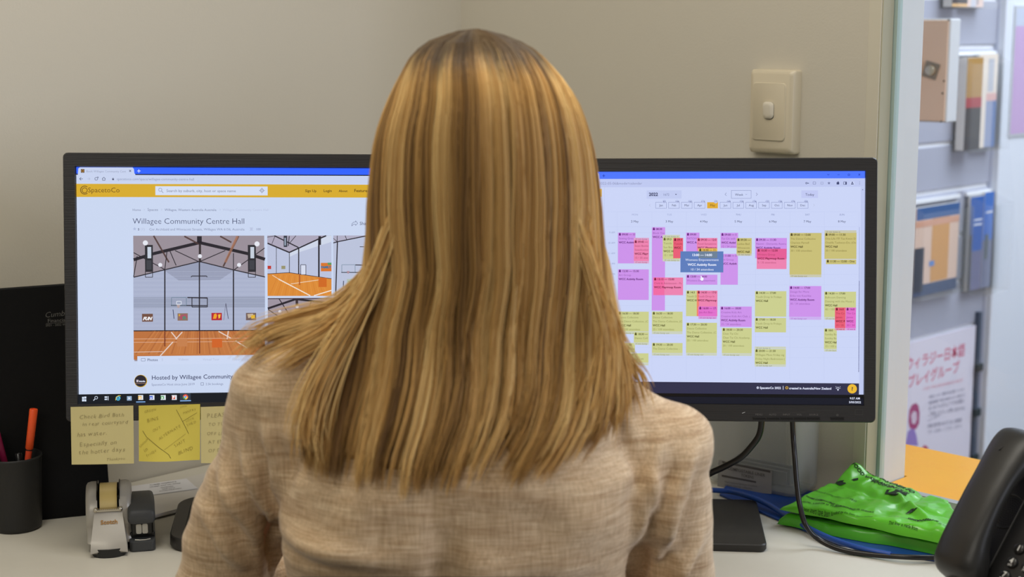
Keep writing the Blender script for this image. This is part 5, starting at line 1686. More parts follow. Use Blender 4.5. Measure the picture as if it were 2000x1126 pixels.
# handset: an arched bar resting on the left of the housing, fatter at the ear and the mouth end
hs = thing('handset', 'black curved telephone handset resting on the left of the desk telephone', 'telephone handset', H(0.026, 0.1, 0.012))
m = MB(); rg = []
HR = 0.028
prof = [(-0.014, 0.006, 0.012, 0.010), (-0.010, 0.016, 0.020, 0.018), (0.002, 0.022, 0.0245, 0.022), (0.020, 0.028, 0.0245, 0.021), (0.040, 0.037, 0.0225, 0.016), (0.070, 0.043, 0.0210, 0.0125), (0.100, 0.045, 0.0205, 0.0115), (0.130, 0.043, 0.0210, 0.0125),
        (0.155, 0.038, 0.0230, 0.0155), (0.178, 0.030, 0.0250, 0.020), (0.195, 0.024, 0.0245, 0.020), (0.204, 0.018, 0.0200, 0.015), (0.207, 0.014, 0.012, 0.008)]
prof = [(0.024 + (a + 0.014) * 0.815, b * 0.80, c * 1.20, d * 1.0) for a, b, c, d in prof]
pp = smooth_path([np.array(p) for p in prof], 4)
for u_, n_, hw_, hn_ in pp:
    ring = []
    for k_ in range(24):
        a_ = 2 * math.pi * k_ / 24
        ca, sa = math.cos(a_), math.sin(a_)
        x = math.copysign(abs(ca) ** 0.75, ca) * hw_; y = math.copysign(abs(sa) ** 0.75, sa) * hn_
        ring.append(H(HR + x, u_, 0.012 + n_ + y))
    rg.append(ring)
m.loft(rg)
build('handset_body', m, PHM, hs, smooth=True, angle=60)
m = MB()
for u_, rr_ in ((0.192, 0.0), (0.172, 0.0)): pass
m.tube([H(HR - 0.004, 0.166, 0.012 + 0.0265 + 0.0195), H(HR + 0.002, 0.182, 0.012 + 0.0215 + 0.0200)], 0.0009, 8)
build('strap_slot', m, mat('slot_dark', rgb(10, 10, 10), rough=0.5), hs)
m = MB(); m.tube(smooth_path([H(HR + 0.004, 0.030, 0.026), H(HR - 0.002, 0.016, 0.022), H(HR - 0.014, 0.000, 0.016), H(HR - 0.024, -0.030, 0.010)], 6), 0.0022, 8)
ccb = build('handset_cord', m, CBK, hs, smooth='all')
# ------------------------------------------------------------------ the person at the desk
SK = mat('skin', rgb(214, 168, 142), rough=0.5, sss=0.25)


def zpx(py, y=1.5): return at_depth(1000, py, y)[2]


def xpx(px, py, y=1.5): return at_depth(px, py, y)[0]


def remesh(mb, voxel, smooth_it=6, fac=0.5):
    me = bpy.data.meshes.new('tmp'); me.from_pydata(mb.v, [], mb.f)
    bm = bmesh.new(); bm.from_mesh(me); bmesh.ops.recalc_face_normals(bm, faces=bm.faces); bm.to_mesh(me); bm.free()
    o = bpy.data.objects.new('tmp', me); COL.objects.link(o)
    r = o.modifiers.new('r', 'REMESH'); r.mode = 'VOXEL'; r.voxel_size = voxel
    s_ = o.modifiers.new('s', 'SMOOTH'); s_.factor = fac; s_.iterations = smooth_it
    dg = bpy.context.evaluated_depsgraph_get()
    me2 = bpy.data.meshes.new_from_object(o.evaluated_get(dg))
    v = np.zeros(len(me2.vertices) * 3); me2.vertices.foreach_get('co', v); v = v.reshape(-1, 3)
    nn_ = np.zeros(len(me2.vertices) * 3); me2.vertices.foreach_get('normal', nn_); nn_ = nn_.reshape(-1, 3)
    f = [tuple(p.vertices) for p in me2.polygons]
    bpy.data.objects.remove(o); bpy.data.meshes.remove(me); bpy.data.meshes.remove(me2)
    return v, nn_, f


HC = np.array([-0.029, 1.515, 1.255])
LSH = np.array([-0.212, 1.500, 1.035]); LEL = np.array([-0.310, 1.560, 0.800]); LWR = np.array([-0.150, 1.745, 0.778])
RSH = np.array([0.140, 1.500, 0.975]); REL = np.array([0.172, 1.560, 0.772]); RWR = np.array([0.055, 1.745, 0.778])
person = thing('person', 'person seen from behind with long blonde hair and a taupe linen jacket', 'person', (-0.05, 1.48, 0.0))

m = MB()


def headfn(p):
    x, y, z = p
    t = z / 0.112
    w = 1.0 - 0.20 * max(0, -t) ** 1.5
    x *= w
    if y > 0: y *= 1.0 - 0.10 * max(0, -t)
    else: y *= 1.0 - 0.28 * max(0, -t)
    return np.array([x, y, z])


m.ell(HC, (0.074, 0.094, 0.112), 32, 20, headfn)
m.cap(HC + (0, 0.045, -0.080), HC + (0, 0.062, -0.092), 0.040, 0.022)      # jaw and chin
m.cap(HC + (0, 0.088, 0.004), HC + (0, 0.104, -0.028), 0.007, 0.0105)       # nose
m.cap(HC + (-0.009, 0.095, -0.031), HC + (0.009, 0.095, -0.031), 0.0062, 0.0062)
m.ell(HC + (0, 0.050, -0.052), (0.046, 0.042, 0.048), 20, 12)                # muzzle and cheeks
m.cap(HC + (-0.017, 0.0845, -0.053), HC + (0.017, 0.0845, -0.053), 0.0062, 0.0062)   # lips
m.cap(HC + (-0.013, 0.0835, -0.0615), HC + (0.013, 0.0835, -0.0615), 0.0062, 0.0062)
m.cap(HC + (-0.044, 0.074, 0.020), HC + (-0.014, 0.084, 0.020), 0.007, 0.007)
m.cap(HC + (0.014, 0.084, 0.020), HC + (0.044, 0.074, 0.020), 0.007, 0.007)
for sx in (-1, 1):
    m.ell(HC + (sx * 0.074, -0.004, -0.008), (0.007, 0.018, 0.030), 12, 8)         # ears
m.cap(HC + (0, -0.02, -0.07), (-0.035, 1.485, 1.06), 0.052, 0.060)
m.cap((-0.035, 1.485, 1.03), (-0.055, 1.485, 0.60), 0.06, 0.08)
m.cap(LSH, LEL, 0.032, 0.030); m.cap(LEL, LWR, 0.034, 0.024)
m.cap(RSH, REL, 0.032, 0.030); m.cap(REL, RWR, 0.034, 0.024)
m.cap((-0.05, 1.49, 1.0), LSH, 0.05, 0.032); m.cap((-0.05, 1.49, 1.0), RSH, 0.05, 0.032)


def hand(w, el, sx):
    d = nrm((w - el) * (1, 1, 0)); lat = np.array([d[1], -d[0], 0])
    pz = np.array([0, 0, -0.012])
    for k_ in range(4):
        o_ = (k_ - 1.5) * 0.0185
        kn = w + d * 0.082 + lat * o_ * 1.0 + pz + Z * (0.004 - 0.003 * abs(k_ - 1.5))
        m.cap(w + d * 0.004 + lat * o_ * 0.5 + pz * 0.6, kn, 0.014, 0.0105, 12)
        L_ = (0.040, 0.046, 0.043, 0.034)[k_ if sx > 0 else 3 - k_]
        a_ = kn + d * L_ * 0.60 + lat * o_ * 0.25 + Z * -0.002
        b_ = a_ + d * L_ * 0.42 + Z * -0.007
        c_ = b_ + d * L_ * 0.22 + Z * -0.006
        m.cap(kn, a_, 0.0092, 0.0084, 12); m.cap(a_, b_, 0.0084, 0.0078, 12); m.cap(b_, c_, 0.0078, 0.0066, 12)
    t0 = w + d * 0.025 - lat * sx * 0.020 + pz
    t1 = t0 + d * 0.030 - lat * sx * 0.024 + Z * -0.004
    t2 = t1 + d * 0.026 - lat * sx * 0.006 + Z * -0.002
    m.cap(w + d * 0.01 - lat * sx * 0.010 + pz * .7, t0, 0.014, 0.0125, 12); m.cap(t0, t1, 0.012, 0.010, 12); m.cap(t1, t2, 0.010, 0.008, 12)


hand(LWR, LEL, -1); hand(RWR, REL, 1)
v, n_, f = remesh(m, 0.0042, 3)
mb = MB(); mb.v = [tuple(p) for p in v]; mb.f = f; mb.c = [None] * len(f)
body = build('body', mb, SK, person, smooth='all')
EYE = mat('eye_white', rgb(236, 234, 230), rough=0.2)
for sx in (-1, 1):
    m = MB(); m.ell(HC + (sx * 0.030, 0.0745, 0.004), (0.0135, 0.0125, 0.0110), 16, 10)
    e_o = build('eye', m, EYE, body, smooth='all')
    m = MB(); m.disc(HC + (sx * 0.030, 0.0873, 0.004), np.array([1.0, 0, 0]), Z, 0.0050, 16)
    mb2 = MB(); mb2.loft([[HC + (sx * 0.030 + 0.0052 * math.cos(a_), 0.0858 + o_, 0.004 + 0.0052 * math.sin(a_)) for a_ in np.linspace(0, 2 * math.pi, 17)[:-1]] for o_ in (0.0, 0.0016)])
    build('iris', mb2, mat('iris_blue', rgb(70, 96, 120), rough=0.2), body)

# trousers and shoes
TRM = mat('trousers_dark', rgb(36, 38, 48), rough=0.85, bump=0.3, bscale=600)
m = MB()
PEL = np.array([-0.055, 1.48, 0.545])
m.ell(PEL, (0.165, 0.125, 0.11), 24, 14)
KN = [np.array([-0.150, 1.90, 0.535]), np.array([0.045, 1.90, 0.535])]
for sx, kn in zip((-1, 1), KN):
    m.cap(PEL + (sx * 0.085, 0.02, -0.01), kn, 0.078, 0.056)
    m.cap(kn, np.array([kn[0], 1.93, 0.10]), 0.056, 0.040)
v, n_, f = remesh(m, 0.008, 5)
mb = MB(); mb.v = [tuple(p) for p in v]; mb.f = f; mb.c = [None] * len(f)
build('trousers', mb, TRM, person, smooth='all')
for kn in KN:
    m = MB(); m.ell((kn[0], 1.985, 0.042), (0.043, 0.125, 0.041), 20, 12, lambda p: np.array([p[0] * (1 - 0.2 * max(0, p[1] / 0.12)), p[1], p[2] * (0.75 if p[1] > 0.04 else 1.0) if p[2] > 0 else p[2]]))
    build('shoe', m, mat('shoe_black', rgb(24, 22, 22), rough=0.35), person, smooth='all')

# jacket
m = MB(); rg = []
for z_, cx, hw, cy, hd in ((0.500, -0.055, 0.180, 1.480, 0.138), (0.60, -0.055, 0.170, 1.485, 0.125), (0.72, -0.056, 0.160, 1.487, 0.110), (0.82, -0.056, 0.162, 1.478, 0.108), (0.90, -0.055, 0.172, 1.478, 0.112),
                           (0.97, -0.048, 0.176, 1.480, 0.110), (1.015, -0.043, 0.150, 1.482, 0.100), (1.055, -0.040, 0.115, 1.486, 0.088), (1.085, -0.036, 0.078, 1.490, 0.075), (1.115, -0.035, 0.066, 1.495, 0.067)):
    ring = []
    for k_ in range(40):
        a_ = 2 * math.pi * k_ / 40
        ca, sa = math.cos(a_), math.sin(a_)
        ring.append((cx + math.copysign(abs(ca) ** 0.85, ca) * hw, cy + math.copysign(abs(sa) ** 0.85, sa) * hd, z_))
    rg.append(ring)
m.loft(rg)
m.cap((-0.070, 1.492, 1.072), LSH + (0.0, 0, -0.004), 0.058, 0.060); m.cap((-0.010, 1.492, 1.050), RSH + (0, 0, 0.0), 0.060, 0.057)
m.cap((-0.12, 1.485, 0.97), LSH + (0.02, 0, -0.03), 0.085, 0.072); m.cap((0.03, 1.485, 0.94), RSH + (-0.02, 0, -0.03), 0.085, 0.066)
m.cap(LSH, LEL, 0.061, 0.046); m.cap(LEL, LWR - nrm(LWR - LEL) * 0.035, 0.046, 0.034)
m.cap(RSH, REL, 0.058, 0.045); m.cap(REL, RWR - nrm(RWR - REL) * 0.035, 0.045, 0.034)
v, n_, f = remesh(m, 0.0052, 7)
# open the armpit gap and lay the folds and seams into the cloth
LIN_V = v.copy()
back = np.clip(-n_[:, 1], 0, 1)
torso = (np.abs(v[:, 0] + 0.055) < 0.185)
d = np.zeros(len(v))
for i in range(len(v)):
    p = v[i]
    q1 = noise.noise(Vector((p[0] * 7 + p[2] * 4, p[1] * 5, p[2] * 17 - p[0] * 5)))
    q2 = noise.noise(Vector((p[0] * 16 + 9, p[1] * 9, p[2] * 38 + p[0] * 8)))
    q3 = noise.noise(Vector((p[0] * 30, p[1] * 20 + 4, p[2] * 12)))
    d[i] = 0.0078 * q1 + 0.0034 * q2 + 0.0014 * q3
# yoke fold on the left half of the back, fading towards the middle
zy = 0.908 - 0.08 * (v[:, 0] + 0.235)
fade = np.clip((-0.075 - v[:, 0]) / 0.12, 0, 1)
dz = v[:, 2] - zy
d += back * fade * torso * (0.0120 * np.exp(-((dz - 0.009) / 0.012) ** 2) - 0.0070 * np.exp(-((dz + 0.005) / 0.006) ** 2))
# centre back seam and side back seam
for xs, am in ((-0.0725 + 0.0, 0.0022), (-0.122, 0.0012)):
    d -= back * am * np.exp(-((v[:, 0] - xs) / 0.0045) ** 2) * (v[:, 2] < 1.04)
# long vertical hollows either side of the middle
d -= back * 0.0150 * np.exp(-((v[:, 0] + 0.060) / 0.015) ** 2) * np.clip((0.95 - v[:, 2]) / 0.06, 0, 1)
d -= back * 0.0050 * np.exp(-((v[:, 0] + 0.200) / 0.022) ** 2) * np.exp(-((v[:, 2] - 0.93) / 0.10) ** 2)
# the shadowed gap between back and sleeves
d -= 0.016 * np.clip(-n_[:, 1] + 0.4, 0, 1) * np.exp(-((v[:, 0] + 0.2365) / 0.0085) ** 2) * np.clip((0.955 - v[:, 2]) / 0.05, 0, 1) * (v[:, 1] < 1.54)
d -= 0.014 * np.clip(-n_[:, 1] + 0.4, 0, 1) * np.exp(-((v[:, 0] - 0.1240 - 0.25 * (v[:, 2] - 0.84)) / 0.0085) ** 2) * np.clip((0.900 - v[:, 2]) / 0.05, 0, 1) * (v[:, 1] < 1.54)
# broad drape across the back
d += back * torso * 0.0120 * np.array([noise.noise(Vector((p[0] * 9 + p[2] * 5, 2.0, p[2] * 13 - p[0] * 9))) for p in v])
# shoulder seams
for c_, sx in ((LSH, -1), (RSH, 1)):
    nx_ = nrm((sx, 0, 0.35))
    s_ = (v - (c_ - nx_ * 0.022)) @ nx_
    near = np.linalg.norm(v - c_, axis=1) < 0.13
    d -= near * 0.0034 * np.exp(-(s_ / 0.004) ** 2)
    d += near * 0.0038 * np.exp(-((s_ - 0.009) / 0.007) ** 2)
# creases that run from the armpits up to the shoulder heads
for (p0, p1, am, wd_) in (((-0.232, 1.43, 0.90), (-0.262, 1.45, 1.000), 0.0060, 0.0075), ((-0.250, 1.44, 0.89), (-0.285, 1.46, 0.965), 0.0055, 0.0070), ((-0.268, 1.45, 0.86), (-0.300, 1.48, 0.915), 0.0050, 0.0075),
                          ((-0.222, 1.42, 0.93), (-0.235, 1.44, 1.020), 0.0045, 0.0065), ((0.140, 1.42, 0.88), (0.172, 1.45, 0.985), 0.0060, 0.0080), ((0.118, 1.41, 0.90), (0.140, 1.43, 1.000), 0.0045, 0.0080),
                          ((0.150, 1.43, 0.83), (0.192, 1.46, 0.900), 0.0050, 0.0085)):
    p0 = np.array(p0)[[0, 2]]; p1 = np.array(p1)[[0, 2]]; dl = p1 - p0; L2 = dl @ dl
    q_ = v[:, [0, 2]]; tt = np.clip(((q_ - p0) @ dl) / L2, 0, 1)
    w0 = np.array([noise.noise(Vector((a[0] * 30, a[1] * 30, 3.0))) for a in q_]) * 0.006
    ds = np.linalg.norm(q_ - (p0 + tt[:, None] * dl), axis=1) + w0
    d += back * 2.1 * am * np.sin(np.pi * np.clip(0.12 + tt * 0.8, 0, 1)) * (np.exp(-(ds / wd_) ** 2) - 0.5 * np.exp(-((ds - wd_ * 1.8) / wd_) ** 2))
v = v + n_ * d[:, None]
mb = MB(); mb.v = [tuple(p) for p in v]; mb.f = f; mb.c = [None] * len(f)

LIN = bpy.data.materials.new('linen_taupe'); LIN.use_nodes = True
nt = LIN.node_tree; N = nt.nodes; L = nt.links; bs = N['Principled BSDF']
bs.inputs['Roughness'].default_value = 0.9; bs.inputs['Specular IOR Level'].default_value = 0.15
bs.inputs['Sheen Weight'].default_value = 0.25; bs.inputs['Sheen Roughness'].default_value = 0.5
tc = N.new('ShaderNodeTexCoord')


def nz(scale, rotz, tilt, det=4):
    mp = N.new('ShaderNodeMapping'); mp.inputs['Rotation'].default_value = (0, tilt, rotz); mp.inputs['Scale'].default_value = scale
    r_ = N.new('ShaderNodeMapping'); r_.inputs['Rotation'].default_value = (0, 0, -math.pi / 4)
    L.new(tc.outputs['Object'], r_.inputs['Vector']); L.new(r_.outputs[0], mp.inputs['Vector'])
    t_ = N.new('ShaderNodeTexNoise'); t_.inputs['Scale'].default_value = 1.0; t_.inputs['Detail'].default_value = det
    L.new(mp.outputs[0], t_.inputs['Vector'])
    return t_.outputs['Fac']


def ramp(fac, c0, c1, p0=0.35, p1=0.65):
    r_ = N.new('ShaderNodeValToRGB'); r_.color_ramp.elements[0].position = p0; r_.color_ramp.elements[1].position = p1
    r_.color_ramp.elements[0].color = c0; r_.color_ramp.elements[1].color = c1
    L.new(fac, r_.inputs[0]); return r_.outputs[0]


weft = nz((40, 40, 900), 0, 0.10); warp = nz((620, 620, 30), 0, 0.10); slub = nz((10, 10, 150), 0, 0.16, 3)
base_ = ramp(weft, rgb(214, 186, 150), rgb(246, 226, 194))
w2 = ramp(warp, rgb(204, 190, 174), rgb(246, 238, 228))
mx = N.new('ShaderNodeMix'); mx.data_type = 'RGBA'; mx.blend_type = 'MULTIPLY'; mx.inputs[0].default_value = 0.75
L.new(base_, mx.inputs[6]); L.new(w2, mx.inputs[7])
s2_ = ramp(slub, rgb(212, 198, 184), rgb(255, 255, 255), 0.32, 0.60)
mx2 = N.new('ShaderNodeMix'); mx2.data_type = 'RGBA'; mx2.blend_type = 'MULTIPLY'; mx2.inputs[0].default_value = 0.6
L.new(mx.outputs[2], mx2.inputs[6]); L.new(s2_, mx2.inputs[7]); L.new(mx2.outputs[2], bs.inputs['Base Color'])
ad = N.new('ShaderNodeMath'); ad.operation = 'ADD'; L.new(weft, ad.inputs[0]); L.new(warp, ad.inputs[1])
bp = N.new('ShaderNodeBump'); bp.inputs['Strength'].default_value = 0.5; bp.inputs['Distance'].default_value = 0.0008
L.new(ad.outputs[0], bp.inputs['Height']); L.new(bp.outputs[0], bs.inputs['Normal'])
jk = build('jacket', mb, LIN, person, smooth='all')
JB = BVHTree.FromPolygons([Vector(p) for p in v], f)

# ------------------------------------------------------------------ hair
Lp = np.array([(57, 925), (60, 895), (65, 878), (70, 866), (76, 844), (90, 822), (104, 808), (118, 796), (150, 780), (190, 762), (230, 747), (270, 737), (310, 731), (350, 727), (390, 723), (450, 718), (530, 711), (568, 699), (600, 682), (650, 655), (700, 637), (750, 624), (800, 611), (850, 603), (900, 600), (960, 600)], float)
Rp = np.array([(57, 935), (59, 950), (64, 968), (69, 990), (77, 1010), (86, 1032), (100, 1052), (110, 1064), (146, 1096), (182, 1120), (214, 1136), (254, 1147), (294, 1156), (334, 1162), (390, 1168), (470, 1176), (495, 1181), (586, 1194), (645, 1208), (704, 1224), (740, 1230), (800, 1226), (850, 1205), (900, 1160), (960, 1150)], float)
HD = np.array([(57, 0.006), (60, 0.028), (65, 0.042), (76, 0.060), (90, 0.074), (118, 0.090), (150, 0.101), (200, 0.110), (300, 0.116), (430, 0.114), (520, 0.102), (600, 0.085), (680, 0.070), (760, 0.060), (960, 0.055)], float)
HY = np.array([(57, 1.495), (100, 1.500), (430, 1.505), (600, 1.485), (760, 1.460), (960, 1.445)], float)
AN = np.array([(57, 178), (120, 150), (200, 126), (400, 118), (560, 100), (700, 84), (960, 78)], float)
K0, K1c = at_depth(1000, 563, 1.5)[2], None
ZPY = np.array([(p, zpx(p)) for p in range(50, 981, 10)]); XS = np.array([(p, xpx(1100, p) / 100.0) for p in range(50, 981, 10)])


def hair_pt(s, py, out=0.0):
    """s in -1..1 around the head, py = height level; arrays"""
    l = np.interp(py, Lp[:, 0], Lp[:, 1]); r = np.interp(py, Rp[:, 0], Rp[:, 1])
    k_ = np.interp(py, XS[:, 0], XS[:, 1]); z_ = np.interp(py, ZPY[:, 0], ZPY[:, 1])
    xc = ((l + r) / 2 - 1000) * k_; hw = (r - l) / 2 * k_ + out - 0.004
    an = np.radians(np.interp(py, AN[:, 0], AN[:, 1])) * s
    amax = np.radians(np.interp(py, AN[:, 0], AN[:, 1])); nrm_ = np.where(amax < math.pi / 2, np.sin(np.minimum(amax, math.pi / 2)), 1.0)
    x = xc + hw * np.sin(an) / nrm_
    y = np.interp(py, HY[:, 0], HY[:, 1]) - (np.interp(py, HD[:, 0], HD[:, 1]) + out) * np.cos(an)
    # hair nearer than the head's side plane hangs a little higher for the same apparent level
    z_ = CAM[2] + (z_ - CAM[2]) * (1 + (y / 1.5 - 1) * np.clip((py - 80) / 120, 0, 1))
    return np.stack([x, y, z_], -1)


def settle(P, gap):
    """keep hair on the near side of the jacket back"""
    for i in range(P.shape[0]):
        for j in range(P.shape[1]):
            p = P[i, j]
            if p[2] < 1.11:
                h = JB.ray_cast(Vector((p[0], 0.9, p[2])), Vector((0, 1, 0)))[0]
                if h is not None and h.y < 1.51:
                    g = gap[i] if hasattr(gap, '__len__') else gap
                    lim = h.y - g
                    if p[1] > lim: P[i, j, 1] = lim
    for _ in range(4):
        y = P[:, :, 1].copy()
        y[:, 1:-1] = 0.25 * y[:, :-2] + 0.5 * y[:, 1:-1] + 0.25 * y[:, 2:]
        P[:, :, 1] = np.minimum(y, P[:, :, 1] + 0.004)
    return P


def end_py(s):
    x = (s + 1) / 2
    return np.interp(x, [0, 0.06, 0.14, 0.24, 0.34, 0.44, 0.52, 0.57, 0.605, 0.65, 0.72, 0.79, 0.86, 0.93, 1.0], [880, 900, 918, 925, 940, 950, 948, 925, 880, 925, 928, 890, 872, 850, 800])


rng = np.random.RandomState(11)
NCL, PER, SEG = 230, 26, 24
cs = np.cumsum(0.25 + rng.rand(NCL) ** 1.6 * 2.2); cs = (cs - cs[0]) / (cs[-1] - cs[0]) * 2 - 1
c_out = rng.uniform(-0.004, 0.0045, NCL)
c_end = (rng.uniform(-80, 4, NCL) * (rng.rand(NCL) < 0.6) + rng.uniform(-16, 8, NCL)) * np.interp(cs, [-1, -0.6, 0.2, 1], [1.2, 1.0, 1.0, 1.5])
c_ton = np.clip(0.34 * rng.rand(NCL) + 0.33 + 0.50 * np.array([noise.noise(Vector((c * 8.0, 3.3, 0))) + 0.9 * noise.noise(Vector((c * 19.0, 7.3, 0))) for c in cs]) + 0.10 * np.interp(cs, [-1, -0.62, -0.4, -0.12, 0.0, 0.12, 0.3, 1], [-1.6, -1.2, 0.3, -0.6, -1.5, 0.2, 0.9, 0.9]), 0, 1)
c_wav = rng.uniform(-1, 1, (NCL, 3))
ns = NCL * PER
ci = np.repeat(np.arange(NCL), PER)
s0 = cs[ci] + rng.normal(0, 0.0095, ns)
fine = rng.rand(ns) < 0.30
t = np.linspace(0, 1, SEG)[None, :]
pe = np.clip(end_py(np.clip(cs[ci], -1, 1)) + c_end[ci] + rng.uniform(-22, 6, ns), 500, 962)
# the front sides stop in front of the shoulders
py0 = 57 + rng.uniform(0, 3, ns)
PY = py0[:, None] + (pe - py0)[:, None] * (0.32 * t ** 2.4 + 0.68 * t ** 1.35)
conv = np.clip((PY - 560) / 380, 0, 1)
S = s0[:, None] * 1.0
S = S + (cs[ci][:, None] - S) * conv * np.where(fine, 0.0, 0.62)[:, None] + (rng.normal(0, 0.02, ns) * fine)[:, None] * conv
S = S + c_wav[ci, 0][:, None] * 0.016 * np.sin(PY / 90.0 + c_wav[ci, 1][:, None] * 6) * np.clip((PY - 150) / 400, 0, 1) + c_wav[ci, 2][:, None] * 0.030 * conv ** 1.5
S = np.clip(S, -1.03, 1.03)
lowf = np.array([[noise.noise(Vector((c * 7.0, q_ * 1.3, 5.0))) for q_ in range(6)] for c in cs])
OUT = (0.011 * lowf[ci][:, [0]] * np.clip((PY - 250) / 450, 0, 1) + c_out[ci][:, None] * np.clip((PY - 80) / 200, 0.15, 1) + rng.normal(0, 0.0011, ns)[:, None])
P = hair_pt(S, PY, OUT)
P = settle(P, 0.004 + (c_out[ci] + 0.004) * 1.3 + rng.uniform(0, 0.003, ns))
# colour: blonde with finer darker and lighter locks; brown regrowth near the parting
hi_c = np.array([s2l(x) for x in (242, 208, 142)]); md_c = np.array([s2l(x) for x in (204, 158, 92)]); lo_c = np.array([s2l(x) for x in (116, 84, 48)]); rt_c = np.array([s2l(x) for x in (66, 52, 38)])
tn = np.clip(c_ton[ci] + rng.rand(ns) * 0.40 - 0.20, 0, 1)
colr = np.where(tn[:, None] > 0.5, md_c + (hi_c - md_c) * (tn[:, None] - 0.5) * 2, lo_c + (md_c - lo_c) * tn[:, None] * 2)
rootlen = 78 + 16 * rng.rand(ns) + 50 * np.abs(c_wav[ci, 1]) * np.interp(np.abs(s0 + 0.02), [0, 0.12, 0.3, 0.6, 1], [0.25, 0.9, 1.0, 0.3, 0.0])


def strands(P, colr, rad, rootpy=None, PYs=None, name='hair', parent=None, kind=None):
    n_s, n_p, _ = P.shape
    T_ = np.gradient(P, axis=1); T_ /= np.linalg.norm(T_, axis=2, keepdims=True) + 1e-9
    ref = np.array([0.3, -0.9, 0.3]); A_ = np.cross(T_, ref); A_ /= np.linalg.norm(A_, axis=2, keepdims=True) + 1e-9
    B_ = np.cross(T_, A_)
    tp_ = np.linspace(0, 1, n_p); prof_ = np.minimum(1, (1 - tp_) / 0.22) ** 0.6 * 0.9 + 0.1
    R_ = rad[:, None] * prof_[None, :]
    V = np.stack([P + (A_ * math.cos(q_) + B_ * math.sin(q_)) * R_[..., None] for q_ in (0.3, 2.4, 4.5)], 2)   # n_s,n_p,3,3
    verts = V.reshape(-1, 3)
    idx = np.arange(n_s * n_p * 3).reshape(n_s, n_p, 3)
    qd = np.stack([idx[:, :-1, :], np.roll(idx, -1, 2)[:, :-1, :], np.roll(idx, -1, 2)[:, 1:, :], idx[:, 1:, :]], -1).reshape(-1, 4)
    base = np.array(parent['_o'])
    me = bpy.data.meshes.new(name)
    me.vertices.add(len(verts)); me.vertices.foreach_set('co', (verts - base).astype(np.float32).ravel())
    me.loops.add(qd.size); me.loops.foreach_set('vertex_index', qd.astype(np.int32).ravel())
    me.polygons.add(len(qd)); me.polygons.foreach_set('loop_start', np.arange(0, qd.size, 4, dtype=np.int32)); me.polygons.foreach_set('loop_total', np.full(len(qd), 4, dtype=np.int32))
    me.update(calc_edges=True)
    cc_ = np.ones((n_s, n_p, 3, 4), np.float32)
    cv = np.repeat(colr[:, None, :], n_p, 1)
    if rootpy is not None:
        w_ = np.clip(1 - (PYs - rootpy[:, None]) / 45.0, 0, 1)[..., None] * 0.9
        cv = cv * (1 - w_) + rt_c * w_
    cc_[..., :3] = cv[:, :, None, :]
    at = me.color_attributes.new('Col', 'FLOAT_COLOR', 'POINT'); at.data.foreach_set('color', cc_.ravel())
    me.shade_smooth(); me.materials.append(HAIRM)
    o = bpy.data.objects.new(name, me); COL.objects.link(o); o.parent = parent; o['_o'] = parent['_o']
    return o


HAIRM = attr_mat('hair_blonde', rough=0.42, spec=0.35)
HAIRM.node_tree.nodes['Principled BSDF'].inputs['Sheen Weight'].default_value = 0.0
# under-layer of hair: a thick closed sheet just inside the strands
NU, NV = 150, 90
uu = np.linspace(-1, 1, NU)
PYg = np.zeros((NU, NV)); tt_ = np.linspace(0, 1, NV)
for i in range(NU):
    e_ = min(905.0, end_py(uu[i]) - 40)
    PYg[i] = 57.5 + (e_ - 57.5) * (0.32 * tt_ ** 2.4 + 0.68 * tt_ ** 1.35)
Sg = np.repeat(uu[:, None], NV, 1)
rip = np.array([0.0022 * math.sin(u_ * 47) + 0.0018 * math.sin(u_ * 91 + 1.3) for u_ in uu])[:, None]
Pg = settle(hair_pt(Sg * 0.985, PYg, -0.0060 + rip * np.clip((PYg - 80) / 200, 0, 1)), 0.0025)
Pin = Pg.copy(); Pin[..., 1] += 0.0015; Pin[..., 0] += np.sign(-Pin[..., 0] - 0.03) * 0.0012
idx = np.arange(NU * NV).reshape(NU, NV)
m = MB()
V_ = np.concatenate([Pg.reshape(-1, 3), Pin.reshape(-1, 3)]); K_ = NU * NV
f = []
for i in range(NU - 1):
    for j in range(NV - 1):
        a, b, c, d_ = idx[i, j], idx[i + 1, j], idx[i + 1, j + 1], idx[i, j + 1]
        f.append((a, d_, c, b)); f.append((a + K_, b + K_, c + K_, d_ + K_))
rim = [idx[i, NV - 1] for i in range(NU)]
for a, b in zip(rim[:-1], rim[1:]): f.append((a, a + K_, b + K_, b))
for col_ in (idx[0], idx[NU - 1]):
    for a, b in zip(col_[:-1], col_[1:]): f.append((a, b, b + K_, a + K_))
m.v = [tuple(p) for p in V_]; m.f = f
tone = np.array([0.35 + 0.3 * math.sin(u_ * 47) + 0.2 * math.sin(u_ * 130 + 2) for u_ in uu]).clip(0, 1)
cl_ = []
k_ = 0
for i in range(NU - 1):
    for j in range(NV - 1):
        c_ = lo_c + (md_c - lo_c) * tone[i] * 0.9
        w_ = max(0.0, min(1.0, 1 - (PYg[i, j] - 105) / 35.0)) * 0.9
        c_ = c_ * (1 - w_) + rt_c * w_
        cl_ += [tuple(c_) + (1,)] * 2
cl_ += [tuple(lo_c) + (1,)] * (len(f) - len(cl_))
m.c = cl_
hair_o = build('hair', m, HAIRM, person, smooth='all')
st1 = strands(P, colr, 0.00050 + 0.0003 * rng.rand(ns), rootlen, PY, 'hair_strands', hair_o)
st1['kind'] = 'stuff'

